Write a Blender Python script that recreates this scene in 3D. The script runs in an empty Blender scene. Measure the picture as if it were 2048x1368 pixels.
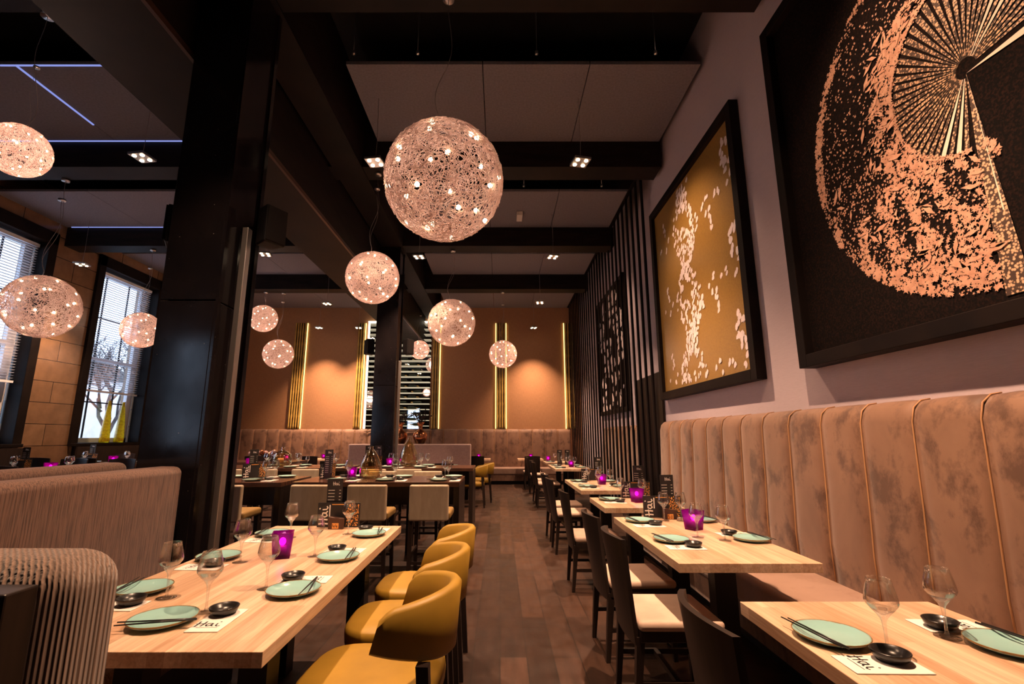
import bpy, math, random
from mathutils import Vector, Matrix
random.seed(7)
C = bpy.context.scene.collection
sc = bpy.context.scene
PI = math.pi
def R(a): return math.radians(a)

# ------------------------------------------------------------------ camera
CAMZ = 1.38
cam_data = bpy.data.cameras.new('camera')
cam = bpy.data.objects.new('camera', cam_data); C.objects.link(cam)
cam.location = (0, 0, CAMZ)
cam.rotation_euler = (R(90 + 11.1), 0, 0)
cam_data.sensor_width = 36.0
cam_data.lens = 958 / 2048 * 36
cam_data.shift_x = 24 / 2048
cam_data.clip_start = 0.05
sc.camera = cam

# ------------------------------------------------------------------ world and exposure
w = bpy.data.worlds.new('daylight'); sc.world = w; w.use_nodes = True
bg = w.node_tree.nodes['Background']
bg.inputs[0].default_value = (0.62, 0.76, 1.0, 1)
bg.inputs[1].default_value = 4.2
sc.view_settings.view_transform = 'Standard'
sc.view_settings.look = 'None'
sc.view_settings.gamma = 1
sc.view_settings.exposure = 0.0
sc.view_settings.use_curve_mapping = False

SPOT_W = 500
WARM = (1.0, 0.60, 0.37)
def spot(name, loc, target, watts, size=120, blend=0.7, col=WARM, rad=0.05, parent=None):
    d = bpy.data.lights.new(name, 'SPOT'); d.energy = watts; d.spot_size = R(size); d.spot_blend = blend
    d.color = col; d.shadow_soft_size = rad
    o = bpy.data.objects.new(name, d); C.objects.link(o); o.parent = parent
    o.location = loc
    o.rotation_euler = (Vector(target) - Vector(loc)).to_track_quat('-Z', 'Y').to_euler()
    return o
# ceiling spotlight fixtures of the room: (x, y, z, watts)
FIX = [(-1.49, 2.1, 4.55, 1.25), (0.96, 2.1, 4.55, 1.25), (-1.49, 5.2, 4.58, 1), (0.96, 5.2, 4.58, 1), (-1.49, 8.33, 4.6, 1), (0.97, 8.33, 4.6, 1),
       (0.98, 11.4, 4.6, 1), (1.02, 14.2, 4.6, 1), (-4.2, 5.1, 4.58, .7), (-4.25, 8.2, 4.6, .8), (-4.3, 11.5, 4.6, 1), (-4.3, 14.2, 4.6, 1),
       (-5.5, 14.2, 4.6, 1), (-7.9, 8.6, 4.55, .6)]
# daylight portals at the two left windows
for (y0, y1) in ((7.0, 8.5), (10.0, 11.5)):   # and the front wall window below
    d = bpy.data.lights.new('window_portal', 'AREA'); d.shape = 'RECTANGLE'; d.size = 3.6; d.size_y = y1 - y0
    d.cycles.is_portal = True
    o = bpy.data.objects.new('window_portal', d); C.objects.link(o)
    o.location = (-8.95, (y0 + y1) / 2, 3.1); o.rotation_euler = (0, R(-90), 0)

# ------------------------------------------------------------------ materials
M = {}
def mat(name, col, rough=0.5, metal=0.0, **kw):
    m = bpy.data.materials.new(name); m.use_nodes = True
    b = m.node_tree.nodes['Principled BSDF']
    b.inputs['Base Color'].default_value = (*col, 1); b.inputs['Roughness'].default_value = rough
    b.inputs['Metallic'].default_value = metal
    for k, v in kw.items():
        b.inputs[k.replace('_', ' ')].default_value = v
    M[name] = m
    return m
def nodes(m): return m.node_tree.nodes, m.node_tree.links, m.node_tree.nodes['Principled BSDF']
def coords(m, scale=(1, 1, 1), rot=(0, 0, 0), kind='Object'):
    n, l, b = nodes(m)
    tc = n.new('ShaderNodeTexCoord'); mp = n.new('ShaderNodeMapping')
    mp.inputs['Scale'].default_value = scale; mp.inputs['Rotation'].default_value = rot
    l.new(tc.outputs[kind], mp.inputs[0]); return mp.outputs[0]
def ramp(m, src, stops):
    n, l, b = nodes(m); r = n.new('ShaderNodeValToRGB')
    e = r.color_ramp.elements
    while len(e) < len(stops): e.new(0.5)
    for i, (p, c) in enumerate(stops): e[i].position = p; e[i].color = (*c, 1)
    l.new(src, r.inputs[0]); return r.outputs[0]
def noise(m, vec, scale, detail=4, rough=0.5, dist=0.0):
    n, l, b = nodes(m); t = n.new('ShaderNodeTexNoise')
    t.inputs['Scale'].default_value = scale; t.inputs['Detail'].default_value = detail
    t.inputs['Roughness'].default_value = rough; t.inputs['Distortion'].default_value = dist
    l.new(vec, t.inputs['Vector']); return t.outputs['Fac']
def bump(m, src, strength, dist=0.01):
    n, l, b = nodes(m); t = n.new('ShaderNodeBump'); t.inputs['Strength'].default_value = strength
    t.inputs['Distance'].default_value = dist
    l.new(src, t.inputs['Height']); l.new(t.outputs[0], b.inputs['Normal'])
def mixc(m, fac, a, bb, mode='MIX'):
    n, l, b = nodes(m); t = n.new('ShaderNodeMix'); t.data_type = 'RGBA'; t.blend_type = mode
    for i, v in ((0, fac), (6, a), (7, bb)):
        if isinstance(v, (int, float)): t.inputs[i].default_value = v
        elif isinstance(v, tuple): t.inputs[i].default_value = (*v, 1)
        else: l.new(v, t.inputs[i])
    return t.outputs[2]
def setcol(m, src): n, l, b = nodes(m); l.new(src, b.inputs['Base Color'])

def dull(m, v=0.15):
    m.node_tree.nodes['Principled BSDF'].inputs['Specular IOR Level'].default_value = v; return m
def noisy(name, c1, c2, scale, rough=0.5, stretch=(1, 1, 1), bmp=0.0, metal=0.0, lo=0.35, hi=0.65, **kw):
    m = mat(name, c1, rough, metal, **kw); v = coords(m, stretch)
    f = noise(m, v, scale); setcol(m, ramp(m, f, [(lo, c1), (hi, c2)]))
    if bmp: bump(m, f, bmp)
    return m
# oak tops: long strips, grain along local Y
def oak(name, c1, c2, c3):
    m = mat(name, c1, 0.33); n, l, b = nodes(m)
    v = coords(m, (1, 1, 1))
    br = n.new('ShaderNodeTexBrick'); br.inputs['Scale'].default_value = 1
    br.inputs['Brick Width'].default_value = 0.62; br.inputs['Row Height'].default_value = 0.052
    br.inputs['Mortar Size'].default_value = 0.0; br.inputs['Bias'].default_value = 0
    br.inputs['Color1'].default_value = (*c1, 1); br.inputs['Color2'].default_value = (*c2, 1)
    vb = coords(m, (1, 1, 1), (0, 0, R(90))); l.new(vb, br.inputs['Vector'])
    g = noise(m, coords(m, (26, 1.1, 26)), 3.0, 6, 0.6, 0.6)
    g2 = ramp(m, g, [(0.3, (0.62, 0.55, 0.48)), (0.62, (1, 1, 1))])
    c = mixc(m, 0.75, br.outputs['Color'], g2, 'MULTIPLY')
    k = ramp(m, noise(m, coords(m, (7, .6, 7)), 2.2, 3, .5, 1.5), [(0.42, (1, 1, 1)), (0.7, c3)])
    setcol(m, mixc(m, 0.6, c, k, 'MULTIPLY'))
    return m
oak('oak', (0.80, 0.60, 0.43), (0.58, 0.385, 0.25), (0.78, 0.62, 0.48))
dull(noisy('dark_wood', (0.011, 0.007, 0.006), (0.022, 0.013, 0.010), 3, 0.42, (12, 12, 1.2)), .35)
noisy('dark_top', (0.055, 0.026, 0.018), (0.10, 0.045, 0.028), 3, 0.22, (2, 14, 2))
dull(mat('black_metal', (0.009, 0.008, 0.009), 0.45, 0.0), .3)
mat('steel', (0.62, 0.60, 0.60), 0.28, 1.0)
mat('aluminium', (0.55, 0.53, 0.52), 0.4, 1.0)
dull(noisy('beam', (0.006, 0.004, 0.0035), (0.015, 0.009, 0.007), 2, 0.6, (1, 1, 6)), .2)
noisy('black_ceiling', (0.004, 0.004, 0.004), (0.009, 0.008, 0.008), 2, 0.9)
noisy('ceiling_panel', (0.16, 0.15, 0.175), (0.20, 0.185, 0.215), 40, 0.9, bmp=0.1)
m = noisy('column', (0.005, 0.0045, 0.006), (0.013, 0.010, 0.011), 2.3, 0.17, (1, 1, .7))
n, l, b = nodes(m); b.inputs['Specular IOR Level'].default_value = .28
sp = n.new('ShaderNodeTexVoronoi'); sp.inputs['Scale'].default_value = 17; l.new(coords(m), sp.inputs['Vector'])
spots = ramp(m, sp.outputs['Distance'], [(0.035, (0.55, 0.48, 0.42)), (0.06, (0, 0, 0))])
base = b.inputs['Base Color'].links[0].from_socket
gate = ramp(m, noise(m, coords(m), 1.7, 2), [(0.5, (0, 0, 0)), (0.62, (1, 1, 1))])
setcol(m, mixc(m, 1.0, base, mixc(m, 1.0, spots, gate, 'MULTIPLY'), 'ADD'))
rr = ramp(m, noise(m, coords(m, (1, 1, .6)), 3.5, 5), [(0.3, (0.07,) * 3), (0.75, (0.22,) * 3)]); l.new(rr, b.inputs['Roughness'])
# floor
m = mat('floor', (0.05, 0.03, 0.02), 0.42); n, l, b = nodes(m)
br = n.new('ShaderNodeTexBrick'); br.inputs['Scale'].default_value = 1
br.inputs['Brick Width'].default_value = 1.35; br.inputs['Row Height'].default_value = 0.17
br.inputs['Mortar Size'].default_value = 0.003; br.inputs['Mortar'].default_value = (0.012, 0.008, 0.006, 1)
b.inputs['Specular IOR Level'].default_value = .3
br.inputs['Color1'].default_value = (0.055, 0.028, 0.018, 1); br.inputs['Color2'].default_value = (0.022, 0.0115, 0.0075, 1)
l.new(coords(m, (1, 1, 1), (0, 0, R(90))), br.inputs['Vector'])
g = ramp(m, noise(m, coords(m, (9, 1, 1)), 2.2, 6, .62), [(0.3, (0.6, 0.58, 0.56)), (0.7, (1.35, 1.3, 1.3))])
setcol(m, mixc(m, 0.8, br.outputs['Color'], g, 'MULTIPLY'))
gr = ramp(m, noise(m, coords(m), 6, 5), [(0.3, (0.33,) * 3), (0.7, (0.55,) * 3)]); l.new(gr, b.inputs['Roughness'])
# walls
m = mat('wallpaper', (0.40, 0.335, 0.36), 0.75)
f = noise(m, coords(m, (2, 2, 60)), 9, 3); setcol(m, ramp(m, f, [(0.3, (0.50, 0.42, 0.47)), (0.7, (0.57, 0.485, 0.535))])); bump(m, f, 0.15, 0.004)
m = mat('woven_wall', (0.36, 0.17, 0.07), 0.7)
f = noise(m, coords(m, (2.5, 1, 42)), 3, 4, .7); f2 = noise(m, coords(m, (60, 1, 3)), 3, 2)
setcol(m, mixc(m, .5, ramp(m, f, [(0.3, (0.27, 0.135, 0.062)), (0.7, (0.48, 0.245, 0.115))]), ramp(m, f2, [(0.3, (0.27, 0.135, 0.062)), (0.7, (0.48, 0.245, 0.115))])))
bump(m, f, 0.2, 0.005)
noisy('plain_wall', (0.03, 0.022, 0.018), (0.04, 0.03, 0.024), 5, 0.8)
noisy('stool_seat', (0.20, 0.12, 0.035), (0.27, 0.165, 0.05), 5, 0.6)
# tiled left wall
m = mat('stone_tile', (0.3, 0.19, 0.11), 0.22); n, l, b = nodes(m)
br = n.new('ShaderNodeTexBrick'); br.inputs['Scale'].default_value = 1
br.inputs['Brick Width'].default_value = 1.15; br.inputs['Row Height'].default_value = 0.40
br.inputs['Mortar Size'].default_value = 0.006; br.inputs['Mortar'].default_value = (0.02, 0.012, 0.01, 1)
br.inputs['Color1'].default_value = (0.20, 0.115, 0.060, 1); br.inputs['Color2'].default_value = (0.25, 0.15, 0.082, 1)
mp = coords(m); sx = n.new('ShaderNodeSeparateXYZ'); l.new(mp, sx.inputs[0])
cx = n.new('ShaderNodeCombineXYZ'); l.new(sx.outputs[1], cx.inputs[0]); l.new(sx.outputs[2], cx.inputs[1]); l.new(cx.outputs[0], br.inputs['Vector'])
g = ramp(m, noise(m, mp, 5, 6), [(0.3, (0.75, .72, .7)), (0.7, (1.15, 1.1, 1.1))])
setcol(m, mixc(m, 0.8, br.outputs['Color'], g, 'MULTIPLY')); bump(m, br.outputs['Fac'], -0.3, 0.005)
# fabrics
def velvet(name, c1, c2, dark):
    m = mat(name, c1, 0.65, **{'Sheen_Weight': 0.35, 'Sheen_Roughness': 0.4}); n, l, b = nodes(m)
    v = coords(m, (1, 1, .7))
    f = noise(m, v, 3.2, 5, .6, .3); c = ramp(m, f, [(0.3, c1), (0.7, c2)])
    f2 = noise(m, v, 4.6, 8, .70, .15); k = ramp(m, f2, [(0.50, (1, 1, 1)), (0.62, dark)])
    setcol(m, mixc(m, 0.85, c, k, 'MULTIPLY'))
velvet('velvet', (0.18, 0.092, 0.055), (0.26, 0.142, 0.088), (0.36, 0.30, 0.28))
velvet('velvet_seat', (0.30, 0.185, 0.135), (0.35, 0.22, 0.165), (0.8, 0.75, 0.7))
mat('piping', (0.42, 0.22, 0.10), 0.6)
m = mat('corduroy', (0.40, 0.29, 0.23), 0.85, Sheen_Weight=0.3); n, l, b = nodes(m)
wv = n.new('ShaderNodeTexWave'); wv.bands_direction = 'DIAGONAL'; wv.inputs['Scale'].default_value = 46; wv.inputs['Distortion'].default_value = 2.5
wv.inputs['Detail'].default_value = 2; wv.inputs['Detail Scale'].default_value = 1.5
l.new(coords(m, (1, 1, 0.0)), wv.inputs['Vector'])
f = noise(m, coords(m, (60, 60, 5)), 1.5, 3)
c = ramp(m, wv.outputs['Fac'], [(0.05, (0.14, 0.090, 0.064)), (0.75, (0.26, 0.168, 0.122))])
setcol(m, mixc(m, .5, c, ramp(m, f, [(0.35, (0.6, .58, .56)), (0.6, (1.1, 1.1, 1.1))]), 'MULTIPLY')); bump(m, wv.outputs['Fac'], 0.8, 0.006)
m = mat('ribbed_fabric', (0.36, 0.25, 0.19), 0.9, Sheen_Weight=0.3)
f = noise(m, coords(m, (120, 120, 5)), 1.2, 3, .6); setcol(m, ramp(m, f, [(0.36, (0.085, 0.046, 0.034)), (0.56, (0.22, 0.122, 0.09))])); bump(m, f, 0.6, 0.005)
noisy('pink_fabric', (0.42, 0.30, 0.28), (0.48, 0.35, 0.32), 30, 0.85)
noisy('mustard', (0.26, 0.150, 0.013), (0.37, 0.215, 0.022), 3.5, 0.5, bmp=0.03)
noisy('stool_fabric', (0.34, 0.27, 0.19), (0.41, 0.33, 0.235), 6, 0.6, (4, 4, 1))
noisy('chair_cushion', (0.50, 0.36, 0.28), (0.56, 0.42, 0.33), 9, 0.7)
mat('cushion_purple', (0.27, 0.22, 0.26), 0.7)
# tableware
m = mat('teal_glaze', (0.30, 0.56, 0.53), 0.12); n, l, b = nodes(m)
sx = n.new('ShaderNodeSeparateXYZ'); l.new(coords(m), sx.inputs[0])
hy = n.new('ShaderNodeMath'); hy.operation = 'POWER'; l.new(sx.outputs[0], hy.inputs[0]); hy.inputs[1].default_value = 2
hy2 = n.new('ShaderNodeMath'); hy2.operation = 'POWER'; l.new(sx.outputs[1], hy2.inputs[0]); hy2.inputs[1].default_value = 2
ad = n.new('ShaderNodeMath'); ad.operation = 'ADD'; l.new(hy.outputs[0], ad.inputs[0]); l.new(hy2.outputs[0], ad.inputs[1])
sq = n.new('ShaderNodeMath'); sq.operation = 'SQRT'; l.new(ad.outputs[0], sq.inputs[0])
ml = n.new('ShaderNodeMath'); ml.operation = 'MULTIPLY'; l.new(sq.outputs[0], ml.inputs[0]); ml.inputs[1].default_value = 8.0
nz = n.new('ShaderNodeMath'); nz.operation = 'MULTIPLY_ADD'; l.new(noise(m, coords(m), 30, 2), nz.inputs[0]); nz.inputs[1].default_value = 0.05; l.new(ml.outputs[0], nz.inputs[2])
setcol(m, ramp(m, nz.outputs[0], [(0.0, (0.30, 0.54, 0.51)), (0.90, (0.27, 0.50, 0.48)), (0.935, (0.22, 0.13, 0.04))]))
mat('black_ceramic', (0.012, 0.011, 0.011), 0.28)
mat('black_lacquer', (0.010, 0.009, 0.009), 0.35)
mat('napkin', (0.78, 0.74, 0.70), 0.8)
mat('ink', (0.01, 0.01, 0.01), 0.6)
mat('white_print', (0.85, 0.80, 0.75), 0.6)
mat('orange_print', (0.75, 0.33, 0.08), 0.6)
mat('menu_black', (0.016, 0.014, 0.014), 0.4)
mat('number_block', (0.06, 0.025, 0.015), 0.4)
def glassy(name, tint, rough=0.02, ior=1.5, gain=1.0, alpha=1.0):
    m = bpy.data.materials.new(name); m.use_nodes = True; n = m.node_tree.nodes; l = m.node_tree.links
    n.remove(n['Principled BSDF'])
    t = n.new('ShaderNodeBsdfTransparent'); t.inputs[0].default_value = (*tint, 1)
    g = n.new('ShaderNodeBsdfGlossy'); g.inputs['Roughness'].default_value = rough
    fr = n.new('ShaderNodeLayerWeight'); fr.inputs[0].default_value = 0.36
    mm = n.new('ShaderNodeMath'); mm.operation = 'MULTIPLY_ADD'; mm.inputs[1].default_value = 0.7 * gain; mm.inputs[2].default_value = 0.035
    l.new(fr.outputs['Facing'], mm.inputs[0])
    mx = n.new('ShaderNodeMixShader'); l.new(mm.outputs[0], mx.inputs[0]); l.new(t.outputs[0], mx.inputs[1]); l.new(g.outputs[0], mx.inputs[2])
    l.new(mx.outputs[0], n['Material Output'].inputs[0]); M[name] = m
    return m
glassy('glass', (0.985, 0.98, 0.975))
glassy('window_glass', (0.96, 0.98, 1.0), gain=0.3)
glassy('amber_glass', (0.96, 0.89, 0.70), 0.05, gain=1.3)
m = glassy('clear_thick', (0.97, 0.965, 0.96), gain=1.2)
n = m.node_tree.nodes; l = m.node_tree.links; a = n.new('ShaderNodeMixShader'); a.inputs[0].default_value = .07
df = n.new('ShaderNodeBsdfTranslucent'); df.inputs[0].default_value = (1, .95, .9, 1)  # white tint paints refracted light into the lower bowl and stem
src = n['Material Output'].inputs[0].links[0].from_socket; l.new(src, a.inputs[1]); l.new(df.outputs[0], a.inputs[2]); l.new(a.outputs[0], n['Material Output'].inputs[0])
# purple candle glass
m = bpy.data.materials.new('purple_glass'); m.use_nodes = True; n = m.node_tree.nodes; l = m.node_tree.links
b = n['Principled BSDF']; b.inputs['Base Color'].default_value = (0.055, 0.002, 0.045, 1); b.inputs['Roughness'].default_value = 0.12
t = n.new('ShaderNodeBsdfTransparent'); t.inputs[0].default_value = (0.75, 0.06, 0.62, 1)
tl = n.new('ShaderNodeBsdfTranslucent'); tl.inputs[0].default_value = (0.30, 0.006, 0.24, 1)
mx = n.new('ShaderNodeMixShader'); mx.inputs[0].default_value = 0.40; l.new(b.outputs[0], mx.inputs[1]); l.new(tl.outputs[0], mx.inputs[2])
mx2 = n.new('ShaderNodeMixShader'); mx2.inputs[0].default_value = 0.42; l.new(mx.outputs[0], mx2.inputs[1]); l.new(t.outputs[0], mx2.inputs[2])
l.new(mx2.outputs[0], n['Material Output'].inputs[0]); M['purple_glass'] = m
def emit(name, col, s):
    m = bpy.data.materials.new(name); m.use_nodes = True; n = m.node_tree.nodes; l = m.node_tree.links
    n.remove(n['Principled BSDF']); e = n.new('ShaderNodeEmission'); e.inputs[0].default_value = (*col, 1); e.inputs[1].default_value = s
    l.new(e.outputs[0], n['Material Output'].inputs[0]); M[name] = m
emit('lamp', (1.0, 0.72, 0.45), 40)
emit('bulb', (1.0, 0.70, 0.42), 22)
emit('flame', (1.0, 0.45, 0.75), 40)
emit('led', (1.0, 0.66, 0.20), 3.2)
emit('led_white', (1.0, 0.85, 0.62), 4)
emit('reflection_glow', (1.0, 0.82, 0.55), .75)  # emission painting light strip reflections on the glass rails
emit('daylit_edge_glow', (0.35, 0.42, 1.0), .75)  # emission painting daylight caught by the ceiling panel edges
# pendant wire
m = bpy.data.materials.new('wire'); m.use_nodes = True; n = m.node_tree.nodes; l = m.node_tree.links
b = n['Principled BSDF']; b.inputs['Base Color'].default_value = (0.92, 0.82, 0.78, 1); b.inputs['Roughness'].default_value = 0.35
tl = n.new('ShaderNodeBsdfTranslucent'); tl.inputs[0].default_value = (0.90, 0.76, 0.70, 1)
mx = n.new('ShaderNodeMixShader'); mx.inputs[0].default_value = 0.65; l.new(b.outputs[0], mx.inputs[1]); l.new(tl.outputs[0], mx.inputs[2])
l.new(mx.outputs[0], n['Material Output'].inputs[0]); M['wire'] = m
mat('cable', (0.35, 0.30, 0.28), 0.4, 0.5)
# artworks
m = noisy('gold_canvas', (0.27, 0.15, 0.035), (0.33, 0.19, 0.045), 60, 0.33)
mat('petal_white', (0.85, 0.74, 0.74), 0.6)
dull(noisy('black_canvas', (0.006, 0.005, 0.005), (0.022, 0.011, 0.009), 90, 0.9, lo=.45, hi=.7), .05)
noisy('copper_print', (0.50, 0.26, 0.17), (0.62, 0.36, 0.25), 25, 0.6)
m = mat('copper_weave', (0.5, 0.3, 0.17), 0.6); n, l, b = nodes(m)
vr = n.new('ShaderNodeTexVoronoi'); vr.inputs['Scale'].default_value = 75; l.new(coords(m, (1, 1, 1)), vr.inputs['Vector'])
setcol(m, ramp(m, vr.outputs['Distance'], [(0.35, (0.66, 0.42, 0.26)), (0.55, (0.05, 0.025, 0.015))]))
mat('pale_print', (0.80, 0.66, 0.54), 0.6)
dull(noisy('frame_wood', (0.007, 0.005, 0.005), (0.012, 0.008, 0.007), 4, 0.5), .10)
mat('white_paint', (0.62, 0.62, 0.66), 0.5)
mat('blind_slat', (0.75, 0.76, 0.80), 0.5)
noisy('copper_vase', (0.50, 0.20, 0.10), (0.60, 0.26, 0.13), 4, 0.22, metal=1.0)
noisy('bamboo', (0.42, 0.26, 0.06), (0.60, 0.40, 0.10), 6, 0.4, (1, 1, .5))
mat('branch', (0.03, 0.014, 0.012), 0.8)
m = noisy('yellow_glass', (0.85, 0.66, 0.01), (0.50, 0.34, 0.005), 22, 0.12, bmp=0.5, Transmission_Weight=0.5)
mat('mirror', (0.62, 0.64, 0.66), 0.02, 1.0)
mat('green_bottle', (0.02, 0.035, 0.02), 0.1)
mat('bottle_foil', (0.62, 0.42, 0.12), 0.3, 0.8)
noisy('bark', (0.05, 0.04, 0.038), (0.09, 0.075, 0.07), 10, 0.9)
noisy('street', (0.30, 0.31, 0.33), (0.38, 0.39, 0.40), 1, 0.9)
noisy('far_house', (0.55, 0.50, 0.48), (0.62, 0.57, 0.55), 2, 0.9)
mat('plastic_white', (0.7, 0.66, 0.62), 0.5)
dull(mat('speaker_cloth', (0.012, 0.01, 0.01), 0.8), .1)
dull(mat('slat_black', (0.009, 0.006, 0.006), 0.8), .08)
mat('flower', (0.35, 0.22, 0.22), 0.7)

# ------------------------------------------------------------------ mesh helper
class MB:
    def __init__(s): s.v = []; s.f = []; s.sm = []
    def add(s, vs, fs, smooth=False):
        o = len(s.v); s.v += [tuple(p) for p in vs]; s.f += [tuple(i + o for i in q) for q in fs]; s.sm += [smooth] * len(fs); return s
    def box(s, x0, x1, y0, y1, z0, z1):
        return s.add([(x0, y0, z0), (x1, y0, z0), (x1, y1, z0), (x0, y1, z0), (x0, y0, z1), (x1, y0, z1), (x1, y1, z1), (x0, y1, z1)],
                     [(0, 3, 2, 1), (4, 5, 6, 7), (0, 1, 5, 4), (1, 2, 6, 5), (2, 3, 7, 6), (3, 0, 4, 7)])
    def hexa(s, p): return s.add(p, [(0, 3, 2, 1), (4, 5, 6, 7), (0, 1, 5, 4), (1, 2, 6, 5), (2, 3, 7, 6), (3, 0, 4, 7)])
    def taper(s, b, t, wb, wt):   # square bar from b to t
        (bx, by, bz), (tx, ty, tz) = b, t; a, c = wb / 2, wt / 2
        return s.hexa([(bx - a, by - a, bz), (bx + a, by - a, bz), (bx + a, by + a, bz), (bx - a, by + a, bz),
                       (tx - c, ty - c, tz), (tx + c, ty - c, tz), (tx + c, ty + c, tz), (tx - c, ty + c, tz)])
    def lathe(s, prof, seg=24, c=(0, 0, 0), close=False):
        vs = []; fs = []; k = len(prof)
        for i in range(seg):
            a = 2 * PI * i / seg
            for (r, z) in prof: vs.append((c[0] + r * math.cos(a), c[1] + r * math.sin(a), c[2] + z))
        for i in range(seg):
            j = (i + 1) % seg
            for q in range(k - 1): fs.append((i * k + q, j * k + q, j * k + q + 1, i * k + q + 1))
            if close: fs.append((i * k + k - 1, j * k + k - 1, j * k, i * k))
        return s.add(vs, fs, True)
    def tube(s, pts, r, seg=6, closed=False):
        pts = [Vector(p) for p in pts]; n = len(pts); vs = []; fs = []
        rs = r if isinstance(r, (list, tuple)) else [r] * n
        up = Vector((0, 0, 1)); prev = None
        for i, p in enumerate(pts):
            a = pts[(i - 1) % n] if closed or i > 0 else p; b_ = pts[(i + 1) % n] if closed or i < n - 1 else p
            d = (b_ - a)
            if d.length < 1e-9: d = Vector((0, 0, 1))
            d.normalize()
            if prev is None:
                x = d.cross(up)
                if x.length < 1e-3: x = d.cross(Vector((1, 0, 0)))
            else:
                x = prev - d * prev.dot(d)
                if x.length < 1e-6: x = d.cross(up)
            x.normalize(); prev = x; y = d.cross(x)
            for q in range(seg):
                t = 2 * PI * q / seg; vs.append(p + (x * math.cos(t) + y * math.sin(t)) * rs[i])
        for i in range(n if closed else n - 1):
            j = (i + 1) % n
            for q in range(seg): fs.append((i * seg + q, i * seg + (q + 1) % seg, j * seg + (q + 1) % seg, j * seg + q))
        if not closed: fs.append(tuple(range(seg - 1, -1, -1))); fs.append(tuple((n - 1) * seg + q for q in range(seg)))
        return s.add(vs, fs, True)
    def sphere(s, c, r, seg=12, rings=8, sz=1.0):
        prof = [(max(1e-4, r * math.sin(PI * i / rings)), -r * sz * math.cos(PI * i / rings)) for i in range(rings + 1)]
        return s.lathe(prof, seg, c)
    def poly(s, pts): return s.add(pts, [tuple(range(len(pts)))])
    def build(s, name, m, parent=None, bevel=0, segs=2, loc=None):
        me = bpy.data.meshes.new(name); me.from_pydata(s.v, [], s.f); me.update()
        me.polygons.foreach_set('use_smooth', s.sm if not bevel else [False] * len(s.f))
        me.materials.append(M[m])
        o = bpy.data.objects.new(name, me); C.objects.link(o); o.parent = parent
        if loc: o.location = loc
        if bevel:
            bv = o.modifiers.new('bevel', 'BEVEL'); bv.width = bevel; bv.segments = segs; bv.limit_method = 'ANGLE'; bv.angle_limit = R(40)
            if segs > 2:
                for p in me.polygons: p.use_smooth = True
                wn = o.modifiers.new('wn', 'WEIGHTED_NORMAL'); wn.keep_sharp = False
        return o
def empty(name, loc=(0, 0, 0), rz=0):
    o = bpy.data.objects.new(name, None); C.objects.link(o); o.location = loc; o.rotation_euler = (0, 0, rz); o.empty_display_size = .1; return o
def tag(o, label, cat, group=None):
    o['label'] = label; o['category'] = cat
    if group: o['group'] = group
    return o
def struct(o): o['kind'] = 'structure'; return o
def copy_tree(o, parent=None):
    c = o.copy(); C.objects.link(c); c.parent = parent
    for ch in o.children: copy_tree(ch, c)
    return c
USED = set()
def place(proto, loc, rz, label, cat, group=None, scale=None):
    if proto.name in USED: o = copy_tree(proto)
    else: o = proto; USED.add(proto.name)
    o.location = loc; o.rotation_euler = (0, 0, rz)
    if scale: o.scale = scale
    if 'group' in o.keys(): del o['group']
    return tag(o, label, cat, group)
def boxobj(name, m, x0, x1, y0, y1, z0, z1, parent=None, bevel=0, segs=2):
    return MB().box(x0, x1, y0, y1, z0, z1).build(name, m, parent, bevel, segs)

# ------------------------------------------------------------------ room shell
XL, XR, YB, YF = -8.6, 2.30, 15.0, -2.5
struct(boxobj('floor', 'floor', -9.2, 2.9, YF - .2, YB + .3, -0.12, 0))
struct(boxobj('ceiling', 'black_ceiling', -9.2, 2.9, YF - .2, YB + .3, 6.1, 6.25))
w_ = MB().box(-9.2, 2.9, YB, YB + .25, 0, 6.1); struct(w_.build('wall_back', 'woven_wall'))
wf = MB(); wf.box(-9.2, -6.2, YF - .2, YF, 0, 6.1); wf.box(-5.4, 2.9, YF - .2, YF, 0, 6.1); wf.box(-6.2, -5.4, YF - .2, YF, 0, 1.24); wf.box(-6.2, -5.4, YF - .2, YF, 3.2, 6.1); struct(wf.build('wall_front', 'plain_wall'))
wr = MB().box(XR, 2.9, YF, 6.72, 0, 6.1); wr.box(2.55, 2.9, 6.72, YB, 0, 6.1); struct(wr.build('wall_right', 'wallpaper'))
wl = MB()
W = [(6.9, 8.62), (9.85, 11.60)]; ZB, ZT = 1.24, 5.0
ys = [YF] + [q for a in W for q in a] + [YB]
wl.box(-9.15, XL, YF, YB, 0, ZB); wl.box(-9.15, XL, YF, YB, ZT, 6.1)
for i in (0, 2, 4): wl.box(-9.15, XL, ys[i], ys[i + 1], ZB, ZT)
struct(wl.build('wall_left', 'stone_tile'))
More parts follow.
